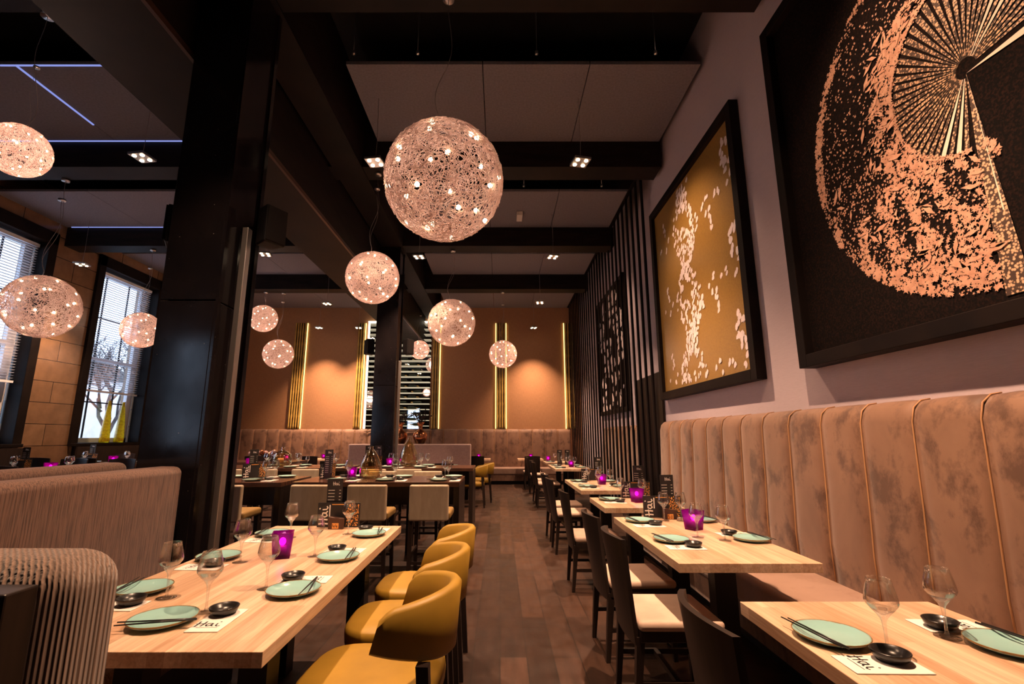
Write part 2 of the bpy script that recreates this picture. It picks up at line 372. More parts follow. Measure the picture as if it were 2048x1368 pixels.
# cross beams and suspended panels
k = 0
for i in range(-1, 4):
    y = 3.25 + 2.83 * i
    k += 1
    o = struct(boxobj('trim_%d' % k, 'beam', -8.6, 2.25, y, y + .35, 5.06, 6.1)); 
for i in range(-1, 4):
    y = 3.25 + 2.83 * i; ya = y + 1.40; yb = y + 2.83 if i < 3 else YB
    for j, (x0, x1) in enumerate(((-1.72, -.2), (-.19, 1.0), (1.01, 2.24), (-3.18, -1.95) if False else (-2.36, -1.95), (-5.4, -3.2), (-7.0, -5.41), (-8.6, -7.01))):
        p = struct(boxobj('ceiling_panel', 'ceiling_panel', x0, x1, ya, yb - .002, 5.45, 5.49))
    if i >= 0:
        for x, hn in ((-1.6, 'leftmost'), (-.9, 'second from left'), (.4, 'second from right'), (1.7, 'rightmost')):
            h = MB(); h.tube([(x, ya - .12, 6.1), (x, ya - .12, 5.50)], .004, 5); h.lathe([(0.001, 0), (.018, 0), (.018, .04), (.001, .04)], 8, (x, ya - .12, 5.47))
            tag(h.build('ceiling_hanger', 'steel'), 'small steel ceiling hanger, %s on the %s pale panel bay' % (hn, ('nearest', 'second', 'third', 'farthest')[i]), 'hanger', 'steel hangers along the ceiling panels')
# longitudinal beam above the columns, bulkhead beside it
k += 1; struct(boxobj('trim_%d' % k, 'beam', -2.33, -1.92, YF, YB, 5.04, 6.08))
k += 1; struct(boxobj('trim_%d' % k, 'beam', -3.18, -2.40, YF, YB, 4.28, 6.08))
k += 1; struct(boxobj('trim_%d' % k, 'number_block', -2.42, -2.39, YF, YB, 4.26, 4.31))
# daylight on the left panel edges, painted as glowing blue strips
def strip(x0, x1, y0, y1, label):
    o = boxobj('glow_strip', 'daylit_edge_glow', x0, x1, y0, y1, 5.437, 5.449)
    tag(o, label, 'panel edge glow', 'thin blue lines of painted daylight in the left ceiling')
strip(-8.5, -3.2, 4.65, 4.665, 'thin blue line of painted daylight along the near edge of the front left ceiling panel')
strip(-8.5, -3.2, 6.05, 6.065, 'thin blue line of painted daylight where the front left ceiling panel meets the beam')
strip(-5.42, -5.40, 4.66, 5.7, 'thin blue diagonal line of painted daylight between two front left ceiling panels')
strip(-8.5, -3.2, 8.88, 8.895, 'thin blue line of painted daylight on the second left ceiling panel by the beam')
strip(-5.42, -5.40, 7.5, 8.8, 'thin blue line of painted daylight between two ceiling panels left of the black column')

# columns
def column(name, x0, x1, y0, y1, label, seam):
    r = empty(name, ((x0 + x1) / 2, (y0 + y1) / 2, 0)); X, Y = (x1 - x0) / 2, (y1 - y0) / 2
    r['kind'] = 'structure'
    MB().box(-X, X, -Y, Y - .02, 0, seam).build('lower_cladding', 'column', r, .006)
    MB().box(-X, X, -Y, Y - .02, seam + .006, 5.04).build('upper_cladding', 'column', r, .006)
    fl = MB().box(-X, X + .018, Y - .05, Y, 0, 5.04); fl.box(X, X + .018, -Y + .0, -Y + .03, 0, 5.04); fl.build('flange', 'column', r)
    return r
column('column', -2.36, -1.97, 3.2, 3.66, 'column', 2.30)
column('column', -2.36, -1.97, 8.9, 9.36, 'column', 2.30)
def pole(x, y, z1, label):
    p = MB().box(-.022, .022, -.03, .03, 0, z1); o = p.build('metal_channel', 'aluminium', None, .004); o.location = (x, y, 0)
    tag(o, label, 'pole')
pole(-1.925, 3.42, 2.93, 'tall brushed metal channel running up the side of the near black column')
pole(-1.925, 9.13, 2.80, 'slim metal channel on the side of the far black column')
def speaker(loc, rz, label):
    r = empty('wall_speaker', loc, rz)
    b_ = MB(); b_.hexa([(-.09, -.02, -.15), (.09, -.02, -.15), (.065, .13, -.15), (-.065, .13, -.15), (-.09, -.02, .15), (.09, -.02, .15), (.065, .13, .15), (-.065, .13, .15)]); b_.build('cabinet', 'black_metal', r, .012)
    MB().box(-.082, .082, -.032, -.02, -.14, .14).build('grille', 'speaker_cloth', r, .004)
    MB().tube([(0, .10, 0), (.0, .19, -.02)], .012, 8).build('bracket', 'black_metal', r)
    tag(r, label, 'speaker', None)
speaker((-1.74, 3.46, 2.97), R(60), 'black wall speaker on the right side of the near column')
speaker((-2.55, 3.46, 2.97), R(-60), 'black wall speaker on the left side of the near column')
speaker((-1.74, 9.1, 3.07), R(60), 'black wall speaker on the right of the far column before wine rack')
speaker((-2.57, 9.1, 3.07), R(-60), 'black wall speaker on the left of the far column')

# ------------------------------------------------------------------ windows
def window(idx, y0, y1):
    r = empty('window_%d' % idx, (XL - .1, (y0 + y1) / 2, 0)); struct(r); h = (y1 - y0) / 2
    f = MB()
    for (a, b_, c, d) in ((-h - .12, -h + .05, ZB - .02, ZT + .22), (h - .05, h + .12, ZB - .02, ZT + .22)): f.box(-.10, .16, a, b_, c, d)
    f.box(-.10, .16, -h - .12, h + .12, ZT - .02, ZT + .22); f.box(-.2, .2, -h - .12, h + .12, ZB - .06, ZB)
    f.build('window_casing', 'frame_wood', r, .008)
    s = MB(); hh = h - .05
    for (a, b_) in ((-hh, -hh + .09), (hh - .16, hh)): s.box(-.22, -.14, a, b_, ZB, ZT - .02)
    s.box(-.22, -.14, -hh, hh, ZB, ZB + .10); s.box(-.22, -.14, -hh, hh, ZT - .12, ZT - .02)
    zm = 3.03; s.box(-.23, -.13, -hh, hh, zm - .035, zm + .035)
    s.build('window_frame', 'white_paint', r, .006)
    g = MB()
    for y in (-hh * .45, hh * .35): g.box(-.19, -.165, y - .013, y + .013, ZB + .1, ZT - .1)
    for z in (2.10, 3.95): g.box(-.19, -.165, -hh, hh, z - .013, z + .013)
    g.build('glazing_bar', 'frame_wood', r)
    MB().box(-.180, -.176, -hh, hh, ZB + .1, ZT - .1).build('pane', 'window_glass', r)
    b2 = MB(); z = 2.35
    while z < ZT - .1:
        b2.add([(-.02, -hh + .02, z), (-.02, hh - .02, z), (-.050, hh - .02, z - .010), (-.050, -hh + .02, z - .010)], [(0, 1, 2, 3)]); z += .05
    for y in (-hh * .6, hh * .6): b2.tube([(-.033, y, 2.35), (-.033, y, ZT - .08)], .002, 4)
    b2.box(-.055, -.012, -hh + .02, hh - .02, 2.31, 2.35); b2.box(-.06, -.008, -hh + .02, hh - .02, ZT - .12, ZT - .06)
    b2.build('venetian_blind', 'blind_slat', r)
window(1, *W[0]); window(2, *W[1])
# window in the wall behind the camera (only its daylight and reflections are seen)
r = empty('window_3', (-5.8, YF - .1, 0)); struct(r)
f = MB(); f.box(-.52, -.4, -.1, .16, 1.2, 3.32); f.box(.4, .52, -.1, .16, 1.2, 3.32); f.box(-.52, .52, -.1, .16, 3.2, 3.32); f.box(-.52, .52, -.1, .2, 1.18, 1.24); f.build('window_casing', 'frame_wood', r)
g = MB(); g.box(-.4, .4, -.06, -.02, 2.2, 2.27); g.box(-.14, -.12, -.06, -.02, 1.24, 3.2); g.box(.12, .14, -.06, -.02, 1.24, 3.2); g.build('glazing_bar', 'white_paint', r)
MB().box(-.4, .4, -.05, -.045, 1.24, 3.2).build('pane', 'window_glass', r)
# panelling below the windows
for i, (a, b_) in enumerate(((5.5, 8.75), (9.85, 11.9))):
    struct(boxobj('trim_%d' % (10 + i), 'dark_wood', XL, XL + .12, a, b_, 0, ZB - .07))
# yellow bottles on the sill
def yellow_bottle():
    b_ = MB(); b_.lathe([(.001, 0), (.115, 0), (.12, .04), (.11, .25), (.085, .55), (.05, .85), (.035, .98), (.042, 1.02), (.03, 1.02), (.03, .9)], 20)
    return b_.build('glass_bottle', 'yellow_glass')
yb = yellow_bottle()
place(yb, (XL + .0, 10.62, ZB), 0, 'left of two tall yellow glass bottles standing on the window sill', 'bottle', None, (.8, .8, .88))
place(yb, (XL + .0, 11.02, ZB), 0, 'right of two tall yellow glass bottles standing on the window sill', 'bottle', None, (.8, .8, .88))
# outside
tag(boxobj('street', 'street', -60, -9.2, -20, 40, -.3, -.1), 'pale grey street pavement outside the windows', 'street')['kind'] = 'structure'
def branch(mb, p, d, ln, r, depth):
    q = p + d * ln; mb.tube([p, (p + q) / 2 + Vector((random.uniform(-.05, .05),) * 3) * ln, q], [r, r * .85, r * .7], 5)
    if depth == 0: return
    for _ in range(3 if depth > 1 else 4):
        nd = (d + Vector((random.uniform(-.8, .8), random.uniform(-.8, .8), random.uniform(-.35, .5)))).normalized()
        branch(mb, p + d * ln * random.uniform(.55, 1), nd, ln * random.uniform(.6, .8), r * .6, depth - 1)
for (x, y, s, lb) in ((-13.2, 16.2, .95, 'bare winter tree with thin dark branches outside the second window'), (-21.0, 20.5, 1.1, 'bare winter tree outside seen through the nearer window')):
    t = MB(); branch(t, Vector((x, y, -.1)), Vector((0.05, .02, 1)).normalized(), 2.2 * s, .11, 6)
    tag(t.build('bare_tree', 'bark'), lb, 'tree')
for (x, y, wd, h, lb) in ((-32, 34, 9, 5.5, 'pale distant house beyond the street, seen through the windows'), (-32, 22, 8, 4.0, 'lower distant house beyond the street left of the taller one')):
    r = empty('house', (x, y, -.1)); tag(r, lb, 'house')
    MB().box(-3, 3, -wd / 2, wd / 2, 0, h).build('wall', 'far_house', r)
    MB().add([(-3.2, -wd / 2 - .2, h), (3.2, -wd / 2 - .2, h), (3.2, wd / 2 + .2, h), (-3.2, wd / 2 + .2, h), (0, -wd / 2, h + 2), (0, wd / 2, h + 2)], [(0, 3, 2, 1), (0, 1, 4), (1, 2, 5, 4), (2, 3, 5), (3, 0, 4, 5)]).build('roof', 'bark', r)

# ------------------------------------------------------------------ right hand wall: pictures
def picture_frame(r, y0, y1, z0, z1, depth, wd):
    f = MB(); X = 0
    f.box(-depth, 0, y0, y0 + wd, z0, z1); f.box(-depth, 0, y1 - wd, y1, z0, z1)
    f.box(-depth, 0, y0 + wd, y1 - wd, z0, z0 + wd); f.box(-depth, 0, y0 + wd, y1 - wd, z1 - wd, z1)
    f.build('frame', 'frame_wood', r, .004)
def petal(mb, x, y, z, s, a=None):
    a = random.uniform(0, PI) if a is None else a; pts = []; n_ = 7; jx = random.uniform(0, .004)
    for i in range(n_):
        t = 2 * PI * i / n_; rr = s * (1 if i % 2 else .82) * random.uniform(.8, 1.1)
        yy = rr * .8 * math.cos(t); zz = rr * 1.15 * math.sin(t)
        pts.append((x - jx, y + yy * math.cos(a * .4) - zz * math.sin(a * .4), z + yy * math.sin(a * .4) + zz * math.cos(a * .4)))
    mb.add(pts, [tuple(range(n_))])
pic = empty('blossom_picture', (XR - .001, 0, 0)); tag(pic, 'tall gold picture with scattered white blossom petals in a black frame', 'picture')
picture_frame(pic, 4.10, 6.62, 1.86, 4.58, .09, .10)
MB().box(-.045, -.03, 4.19, 6.53, 1.95, 4.49).build('canvas', 'gold_canvas', pic)
pm = MB(); px = -.047
def inpic(y, z): return 4.24 < y < 6.48 and 2.0 < z < 4.44
def grp(pts, s):
    for (y, z) in pts:
        for kk in (-2, -1, 0, 1, 2):
            for _ in range(2):
                yy = y + random.uniform(-.025, .025); zz = z + kk * .90 + random.uniform(-.04, .04)
                if inpic(yy, zz): petal(pm, px, yy, zz, s)
grp([(4.355, 2.921), (4.553, 2.982), (4.652, 2.997), (4.838, 3.041), (4.945, 2.965), (4.891, 2.887), (4.783, 2.873), (4.794, 2.80), (4.767, 2.731), (4.758, 2.67)], .034)
grp([(4.30, 2.46), (4.37, 2.488), (4.417, 2.417), (4.41, 2.33), (4.372, 2.284), (4.382, 2.234), (4.284, 2.214), (4.27, 2.119)], .042)
grp([(6.186, 3.311), (6.16, 3.23), (6.141, 3.171), (6.028, 3.039), (6.317, 3.016), (6.114, 2.951)], .03)
z = 2.0
while z < 4.44:
    ph = (z - 2.05) / .9 * 2 * PI
    cy = 5.50 + .05 * math.sin(ph)
    wdt = .28 + .12 * math.cos(ph)
    for _ in range(17):
        yy = cy + random.uniform(-1, 1) * wdt; zz = z + random.uniform(-.04, .04)
        hole = ((yy - cy) / (wdt * .5)) ** 2 + (((z - 2.05) % .9 - .15) / .12) ** 2 < 1
        if inpic(yy, zz) and not hole and random.random() < .85: petal(pm, px, yy, zz, random.uniform(.021, .039))
    z += .062
pm.build('petal_print', 'petal_white', pic)

fan = empty('fan_picture', (XR - .001, 0, 0)); tag(fan, 'very large black framed picture of a copper lace fan on black', 'picture')
picture_frame(fan, .72, 3.46, 1.86, 4.68, .12, .09)
MB().box(-.06, -.045, .8, 3.38, 1.94, 4.60).build('canvas', 'black_canvas', fan)
PY, PZ = 2.005, 3.115; fx = -.063
lace = MB(); beads = MB()
def fpt(r, th, x=fx): return (x, PY + r * math.sin(th), PZ - r * math.cos(th))   # th 0 = down, 90 = towards far side (left in view)
def star(mb, r, th, s, x=fx):
    _, y, z = fpt(r, th); a0 = random.uniform(0, PI); n_ = random.choice((4, 5, 5)); pts = []
    for i in range(n_ * 2):
        q = s * (1 if i % 2 == 0 else .42) * random.uniform(.8, 1.2); t = a0 + PI * i / n_
        pts.append((x, y + q * math.cos(t), z + q * math.sin(t)))
    c_ = len(mb.v); mb.v.append((x, y, z)); mb.v += pts
    for i in range(n_ * 2): mb.f.append((c_, c_ + 1 + i, c_ + 1 + (i + 1) % (n_ * 2))); mb.sm.append(False)
def inner(th):   # radius of the inner crescent by angle
    d = math.degrees(th)
    return .40 + max(0, d - 90) * .0016
for _ in range(9500):
    d = random.uniform(-8, 172); th = R(d); ri = inner(th); ro = 1.09 - max(0, d - 120) * .0005
    r_ = math.sqrt(random.uniform(ri ** 2, ro ** 2)); q = (r_ - ri) / (ro - ri)
    if d < 2 and r_ > .5: continue
    low = max(0, min(1, (82 - d) / 30))            # lower part is densely flowered
    dens = .16 + .48 * low
    if q > .90: dens = .95
    if q < .26: dens = max(dens, .9 if d > 60 else .7)
    blob = math.sin(r_ * 17 + d * .11) * math.sin(d * .19 + r_ * 9)
    dens *= .62 + .55 * (blob > -.2)
    if random.random() > dens: continue
    star(lace, r_, th, random.uniform(.006, .013) * (1.5 if dens > .6 else .8), fx - random.uniform(0, .004))
for _ in range(110):      # larger leaves and sprays
    d = random.uniform(0, 165); th = R(d); ri = inner(th); r_ = ri + random.uniform(.02, .24) if d > 80 else random.uniform(ri + .05, 1.0)
    _, y, z = fpt(r_, th); a = random.uniform(0, PI); L_ = random.uniform(.025, .055); Wd = L_ * .28
    ca, sa = math.cos(a), math.sin(a)
    lace.add([(fx - .0055, y + u * ca - v * sa, z + u * sa + v * ca) for (u, v) in ((-L_, 0), (-.2 * L_, -Wd), (L_, 0), (.0, Wd))], [(0, 1, 2, 3)])
nb = 64
for i in range(nb):       # bead row on the inner edge
    d = 7 + i * 172 / nb; th = R(d); star(lace, inner(th) + .008, th, .02, fx - .007)
lace.build('lace_print', 'copper_print', fan)
blades = MB(); pale = MB(); nbl = 44
for i in range(nbl):
    d0 = 8 + i * 262 / nbl; d1 = d0 + 262 / nbl * .62; r0, r1 = .05, inner(R(min(d0, 172))) + (.0 if d0 < 172 else .25)
    if 8 < i < nbl: r1 -= .004
    tgt = pale if i in (1, 3, 35, 37) else blades
    tgt.add([fpt(r0, R(d0), fx), fpt(r1, R(d0), fx), fpt(r1, R(d1), fx), fpt(r0, R(d1), fx)], [(0, 1, 2, 3)])
# guard stick running down from the pivot
blades.add([fpt(.03, R(3), fx - .001), fpt(1.13, R(-4.0), fx - .001), fpt(1.13, R(1.5), fx - .001), fpt(.4, R(3.5), fx - .001)], [(0, 1, 2, 3)])
pale.add([fpt(.03, R(-1), fx - .002), fpt(.75, R(-2.8), fx - .002), fpt(.75, R(-2.3), fx - .002)], [(0, 1, 2)])
pale.add([fpt(.03, R(-1), fx - .002), fpt(.9, R(-83), fx - .002), fpt(.9, R(-90), fx - .002)], [(0, 1, 2)])
blades.build('fan_blade_print', 'copper_weave', fan); pale.build('pale_blade_print', 'pale_print', fan)

# third picture, behind the slats
p3 = empty('floral_picture', (2.549, 0, 0)); tag(p3, 'black and white floral picture hanging behind the dark slatted screen', 'picture')
picture_frame(p3, 9.3, 12.0, 1.86, 4.66, .07, .09)
MB().box(-.045, -.03, 9.38, 11.92, 1.94, 4.58).build('canvas', 'black_canvas', p3)
pp = MB()
for _ in range(420):
    y = random.uniform(9.45, 11.85); z = random.uniform(2.0, 4.5)
    if math.sin(z * 4 + y) * math.sin(y * 5) > -.35: petal(pp, -.047, y, z, random.uniform(.05, .10))
pp.build('flower_print', 'petal_white', p3)

# ------------------------------------------------------------------ slatted screen
scr = empty('slatted_screen', (2.2, 6.8, 0)); tag(scr, 'floor to ceiling screen of dark vertical slats along the right wall', 'screen')
y = .02
while y < 8.05:
    MB().box(-.021, .005, y, y + .062, 0.0, 5.42).build('slat', 'slat_black', scr); y += .29
MB().box(-.04, .01, 0, 8.1, 5.42, 5.449).build('top_rail', 'slat_black', scr)
cb = empty('cabinet', (2.31, 7.35, 0)); tag(cb, 'tall black service cabinet standing behind the near end of the slatted screen', 'cabinet')
MB().box(0, .23, -.55, .75, 0, 2.3).build('body', 'dark_wood', cb, .005)
MB().box(-.015, .0, -.54, .095, .08, 2.28).build('door', 'dark_wood', cb, .003); MB().box(-.015, .0, .105, .74, .08, 2.28).build('door', 'dark_wood', cb, .003)

# ------------------------------------------------------------------ channelled banquettes
def banquette(name, axis, a0, a1, back, depth, top, label, nch=None, seat=True):
    """axis 'y': runs along Y with its back at x=back; axis 'x': along X with back at y=back. Sitter side is negative."""
    r = empty(name, (back, a0, 0) if axis == 'y' else (a0, back, 0), 0 if axis == 'y' else 0)
    tag(r, label, 'bench')
    def T(u, v, z): return (v, u, z) if axis == 'y' else (u, v, z)      # u along, v towards wall (negative = room)
    wd = (a1 - a0) / nch
    prof = [(-.16, .42), (-.165, .7), (-.15, 1.0), (-.135, top - .12), (-.115, top - .045), (-.07, top - .008), (-.02, top), (0, top - .01)]
    for c in range(nch):
        u0, u1 = c * wd, (c + 1) * wd; NU = 9; vs = []; fs = []
        for i in range(NU + 1):
            t = i / NU; pf = (1 - abs(2 * t - 1) ** 5); u = u0 + .003 + (wd - .006) * t
            for (v, z) in prof:
                vs.append(T(u, v + .016 - .018 * pf if z < top - .03 else v, z - (1 - pf) * (.012 if z > top - .1 else 0)))
        K = len(prof)
        for i in range(NU):
            for j in range(K - 1):
                q = (i * K + j, i * K + j + 1, (i + 1) * K + j + 1, (i + 1) * K + j)
                fs.append(q if axis == 'x' else q[::-1])
        for i in (0, NU):      # end caps
            o0 = len(vs); vs += [T(u0 + .003 + (wd - .006) * i / NU, .0, .42)]; fs.append(tuple([i * K + j for j in range(K)] + [o0]))
        me = MB().add(vs, fs, True); me.build('back_cushion', 'velvet', r)
    seam = MB()
    for c in range(1, nch):
        seam.tube([T(c * wd, v + .012, z) for (v, z) in prof[:-1]], .0045, 5)
    seam.build('piping', 'piping', r)
    if seat:
        L_ = a1 - a0
        s = MB(); p0 = T(0, -depth, .30); p1 = T(L_, -.14, .47)
        s.box(min(p0[0], p1[0]), max(p0[0], p1[0]), min(p0[1], p1[1]), max(p0[1], p1[1]), .28, .47); s.build('seat_cushion', 'velvet_seat', r, .035, 4)
        s = MB(); p0 = T(0, -depth + .03, 0); p1 = T(L_, -.05, .3)
        s.box(min(p0[0], p1[0]), max(p0[0], p1[0]), min(p0[1], p1[1]), max(p0[1], p1[1]), .10, .28); s.build('seat_base', 'velvet', r)
        s = MB(); p0 = T(0, -depth + .10, 0); p1 = T(L_, -.05, .3)
        s.box(min(p0[0], p1[0]), max(p0[0], p1[0]), min(p0[1], p1[1]), max(p0[1], p1[1]), 0, .10); s.build('plinth', 'black_metal', r)
    return r
banquette('banquette', 'y', -1.14, 6.63, XR - .003, .68, 1.575, 'long brown velvet channelled bench under the two big framed pictures', 21)
banquette('banquette', 'y', 8.3, 11.4, 2.52, .24, 1.575, 'pinkish velvet bench back standing behind the slatted screen', 8, seat=False)
banquette('banquette', 'x', -8.3, 2.15, YB - .003, .62, 1.59, 'long brown velvet channelled bench along the orange back wall', 27)

# ------------------------------------------------------------------ back wall features
def bamboo_set(xc, n, side, label):
    r = empty('bamboo_strip', (xc, YB, 0)); tag(r, label, 'wall light', 'glowing bamboo pole strips on the back wall')
    wd = n * .075
    MB().box(-wd / 2, wd / 2, -.03, -.001, 1.6, 4.93).build('backing', 'dark_wood', r)
    for i in range(n):
        x = -wd / 2 + .0375 + i * .075; t = MB(); pts = []; rs = []
        for q in range(45):
            z = 1.6 + 3.33 * q / 44; pts.append((x, -.06, z)); rs.append(.026 if q % 5 else .031)
        t.tube(pts, rs, 8).build('bamboo_pole', 'bamboo', r)
    for sgn in side:
        MB().box(sgn * (wd / 2 + .012) - .012, sgn * (wd / 2 + .012) + .012, -.035, -.012, 1.6, 4.93).build('glow_strip', 'led', r)
bamboo_set(-6.36, 5, (1,), 'bamboo poles with gold edge light left of the wine rack, leftmost strip')
bamboo_set(-4.42, 3, (1,), 'bamboo poles with gold edge light along the left edge of wine rack')
bamboo_set(-2.02, 3, (1,), 'bamboo poles with gold edge light along the right edge of wine rack')
bamboo_set(0.03, 4, (-1, 1), 'bamboo poles with gold light on both edges in middle of orange wall')
bamboo_set(2.2, 4, (-1,), 'bamboo poles with gold edge light beside the slatted screen')
# wine rack: mirror back, rails whose glow paints light strip reflections, lying bottles
wx0, wx1 = -4.20, -2.18
wrk = empty('wine_rack', ((wx0 + wx1) / 2, YB, 0)); tag(wrk, 'tall mirrored wine rack with glass shelves, reflections painted as glow, behind the far column', 'shelf'); hw = (wx1 - wx0) / 2
MB().box(-hw, hw, -.03, -.001, 1.6, 4.98).build('mirror_panel', 'mirror', wrk)
MB().box(-hw, -hw + .03, -.10, -.03, 1.6, 4.98).build('glow_strip', 'led_white', wrk)
MB().box(-hw, hw, -.12, -.03, 4.95, 4.98).build('glow_strip', 'led_white', wrk)
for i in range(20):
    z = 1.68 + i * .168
    MB().box(-hw + .03, hw, -.20, -.185, z - .006, z + .006).box(-hw + .03, hw, -.06, -.045, z - .006, z + .006).build('rail', 'reflection_glow', wrk)
bt = MB(); bt.lathe([(.001, 0), (.034, 0), (.036, .01), (.036, .18), (.028, .22), (.014, .25), (.013, .30)], 10)
wine = empty('wine_bottle'); bt.build('body', 'green_bottle', wine)
MB().lathe([(.0145, .25), (.0145, .305), (.001, .305)], 10).build('capsule', 'bottle_foil', wine)
ORD = 'first second third fourth fifth sixth seventh eighth ninth tenth eleventh twelfth thirteenth fourteenth fifteenth sixteenth seventeenth eighteenth nineteenth twentieth'.split()
for i in range(0, 19):
    z = 1.68 + i * .168 + .045
    for j, x in enumerate((-3.54, -3.21, -2.45, -2.84, -2.90)):
        if (i + j) % 2: continue
        o = place(wine, (x, YB - .36 if False else YB - .26, z), 0, 'wine bottle on the %s rail from bottom of wine rack, %s' % (ORD[i], ('far left end', 'left part', 'far right end', 'centre', 'right of centre')[j]), 'bottle', 'wine bottles lying in the mirrored rack')
        o.rotation_euler = (0, R(90 if j % 2 else -90), 0); o.location = (x, YB - .125, z)

# ------------------------------------------------------------------ pendants
def make_pendant():
    r = empty('pendant_lamp')
    wmb = MB(); rnd = random.Random(3)
    for _ in range(800):
        c = Vector((rnd.gauss(0, 1), rnd.gauss(0, 1), rnd.gauss(0, 1))).normalized(); rad = R(rnd.uniform(4, 14))
        a = c.orthogonal().normalized(); b_ = c.cross(a); pts = []; ns = 9; ph = rnd.uniform(0, 6); am = rnd.uniform(.1, .45)
        for q in range(ns):
            t = 2 * PI * q / ns; rr = rad * (1 + am * math.sin(3 * t + ph))
            pts.append((c * math.cos(rr) + (a * math.cos(t) + b_ * math.sin(t)) * math.sin(rr)) * (1 + rnd.uniform(-.035, .015)))
        wmb.tube(pts, .0062, 3, True)
    wmb.build('wire_sphere', 'wire', r)
    bm_ = None
    for i in range(22):
        zz = 1 - 2 * (i + .5) / 22; q = math.sqrt(1 - zz * zz); t = i * 2.39996 + .4
        if bm_ is None:
            bm_ = MB().sphere((0, 0, 0), .040, 8, 6).build('bulb', 'bulb', r); o = bm_
        else: o = bm_.copy(); C.objects.link(o); o.parent = r
        o.location = (q * math.cos(t) * .95, q * math.sin(t) * .95, zz * .95)
    return r
pend = make_pendant()
def pendant(x, y, z, r_, zc, watts, label, sway=.05):
    o = place(pend, (x, y, z), random.uniform(0, 6), label, 'lamp', 'wire ball pendant lamps', (r_,) * 3)
    lt = bpy.data.lights.new('glow', 'POINT'); lt.energy = watts * .17; lt.color = (1, .64, .50); lt.shadow_soft_size = r_ * .35
    lo = bpy.data.objects.new('glow', lt); C.objects.link(lo); lo.parent = o
    # cable and canopy in the lamp's own (scaled) space
    h = (zc - z) / r_; cm = MB(); pts = []
    for q in range(17):
        t = q / 16; zz = .98 + (h - .98) * t; sw = sway / r_ * math.sin(t * PI * 2.2) * (1 - t) * 2.2
        pts.append((sw, sw * .4, zz))
    pts[0] = (0.12, 0.05, .98)
    cm.tube(pts, .0028 / r_, 5).build('cable', 'cable', o)
    MB().lathe([(.001, -.03 / r_), (.05 / r_, -.03 / r_), (.05 / r_, 0), (.001, 0)], 18, (0, 0, h)).build('canopy', 'steel', o)
    return o
pendant(-.44, 3.45, 3.34, .46, 5.06, 85, 'largest wire ball pendant lamp, glowing in the upper middle')
pendant(-1.74, 6.25, 3.50, .355, 5.06, 60, 'wire ball pendant lamp below left of the largest one, before far column')
pendant(-.95, 9.15, 3.56, .46, 5.06, 80, 'wire ball pendant lamp just right of the far column')
pendant(.075, 12.0, 3.42, .35, 5.06, 60, 'wire ball pendant lamp before the middle bamboo strip of orange wall')
pendant(-6.1, 12.0, 4.35, .345, 5.06, 60, 'higher of two wire ball pendants right of the near column')
pendant(-5.68, 12.1, 3.44, .37, 5.06, 60, 'lower of two wire ball pendants right of the near column')
pendant(-2.3, 13.5, 3.80, .27, 5.45, 40, 'small wire ball pendant hanging before the wine rack')
pendant(-6.35, 6.42, 3.14, .43, 5.06, 45, 'big wire ball pendant lamp in front of the nearer window')
pendant(-6.98, 9.1, 3.40, .34, 5.06, 40, 'wire ball pendant lamp in front of the second window')
pendant(-4.02, 3.62, 3.72, .215, 5.06, 25, 'small wire ball pendant lamp cut by the left picture edge, highest')
# spotlight fixtures
def make_fixture():
    r = empty('ceiling_spotlight')
    MB().box(-.10, .10, -.10, .10, 0, .03).build('housing', 'aluminium', r, .004)
    l0 = None
    for a in (-.052, .052):
        for b_ in (-.052, .052):
            if l0 is None: l0 = MB().lathe([(.001, -.004), (.020, -.004), (.023, .001)], 14).build('lamp_lens', 'lamp', r); o = l0
            else: o = l0.copy(); C.objects.link(o); o.parent = r
            o.location = (a, b_, -.002)
    return r
fxp = make_fixture()
names = {0: 'above the front left booth, over the camera', 1: 'above the nearest right table', 2: 'left of the largest pendant lamp', 3: 'right of the largest pendant lamp, nearest on right', 4: 'below the largest pendant, left one', 5: 'second of the right hand row',
         6: 'third of the right hand row', 7: 'by the orange wall, last of right row', 8: 'left of the near column', 9: 'just right of the near column, high', 10: 'high above the rear left tables', 11: 'before left edge of the wine rack', 12: 'by the orange wall, far left', 13: 'on the tiled wall between the windows'}
for i, (x, y, z, s) in enumerate(FIX):
    o = place(fxp, (x, y, z), R(12) if i % 2 else R(-8), 'square four lamp ceiling spotlight ' + names[i], 'ceiling light', 'hanging four lamp spotlights')
    MB().tube([(-.0, .0, .03), (.01, 0, .3), (0, 0, 5.45 - z)], .003, 5).build('cable', 'cable', o)
    spot('beam_light', (0, 0, -.02), (0, 0, -1), SPOT_W * s, 92, 1.0, parent=o, rad=.03)
    if i in (1, 3, 5):      # heads turned to the pictures on the wall
        t_ = Vector(((2.3, 2.15, 3.0), 0, (2.3, 5.3, 3.1), 0, (2.5, 10.0, 3.0))[i - 1]) - Vector((x, y, z)); t_.rotate(Matrix.Rotation(-R(12), 3, 'Z')); spot('wall_beam_light', (.0, 0, -.03), t_, (230, 0, 190, 0, 150)[i - 1], 85, 1.0, parent=o, rad=.03)
# smoke detector like box on ceiling panel
o = boxobj('emergency_light', 'plastic_white', .31, .42, 8.2, 8.48, 5.37, 5.448, None, .008); tag(o, 'small white emergency light box on the ceiling panel', 'emergency light')

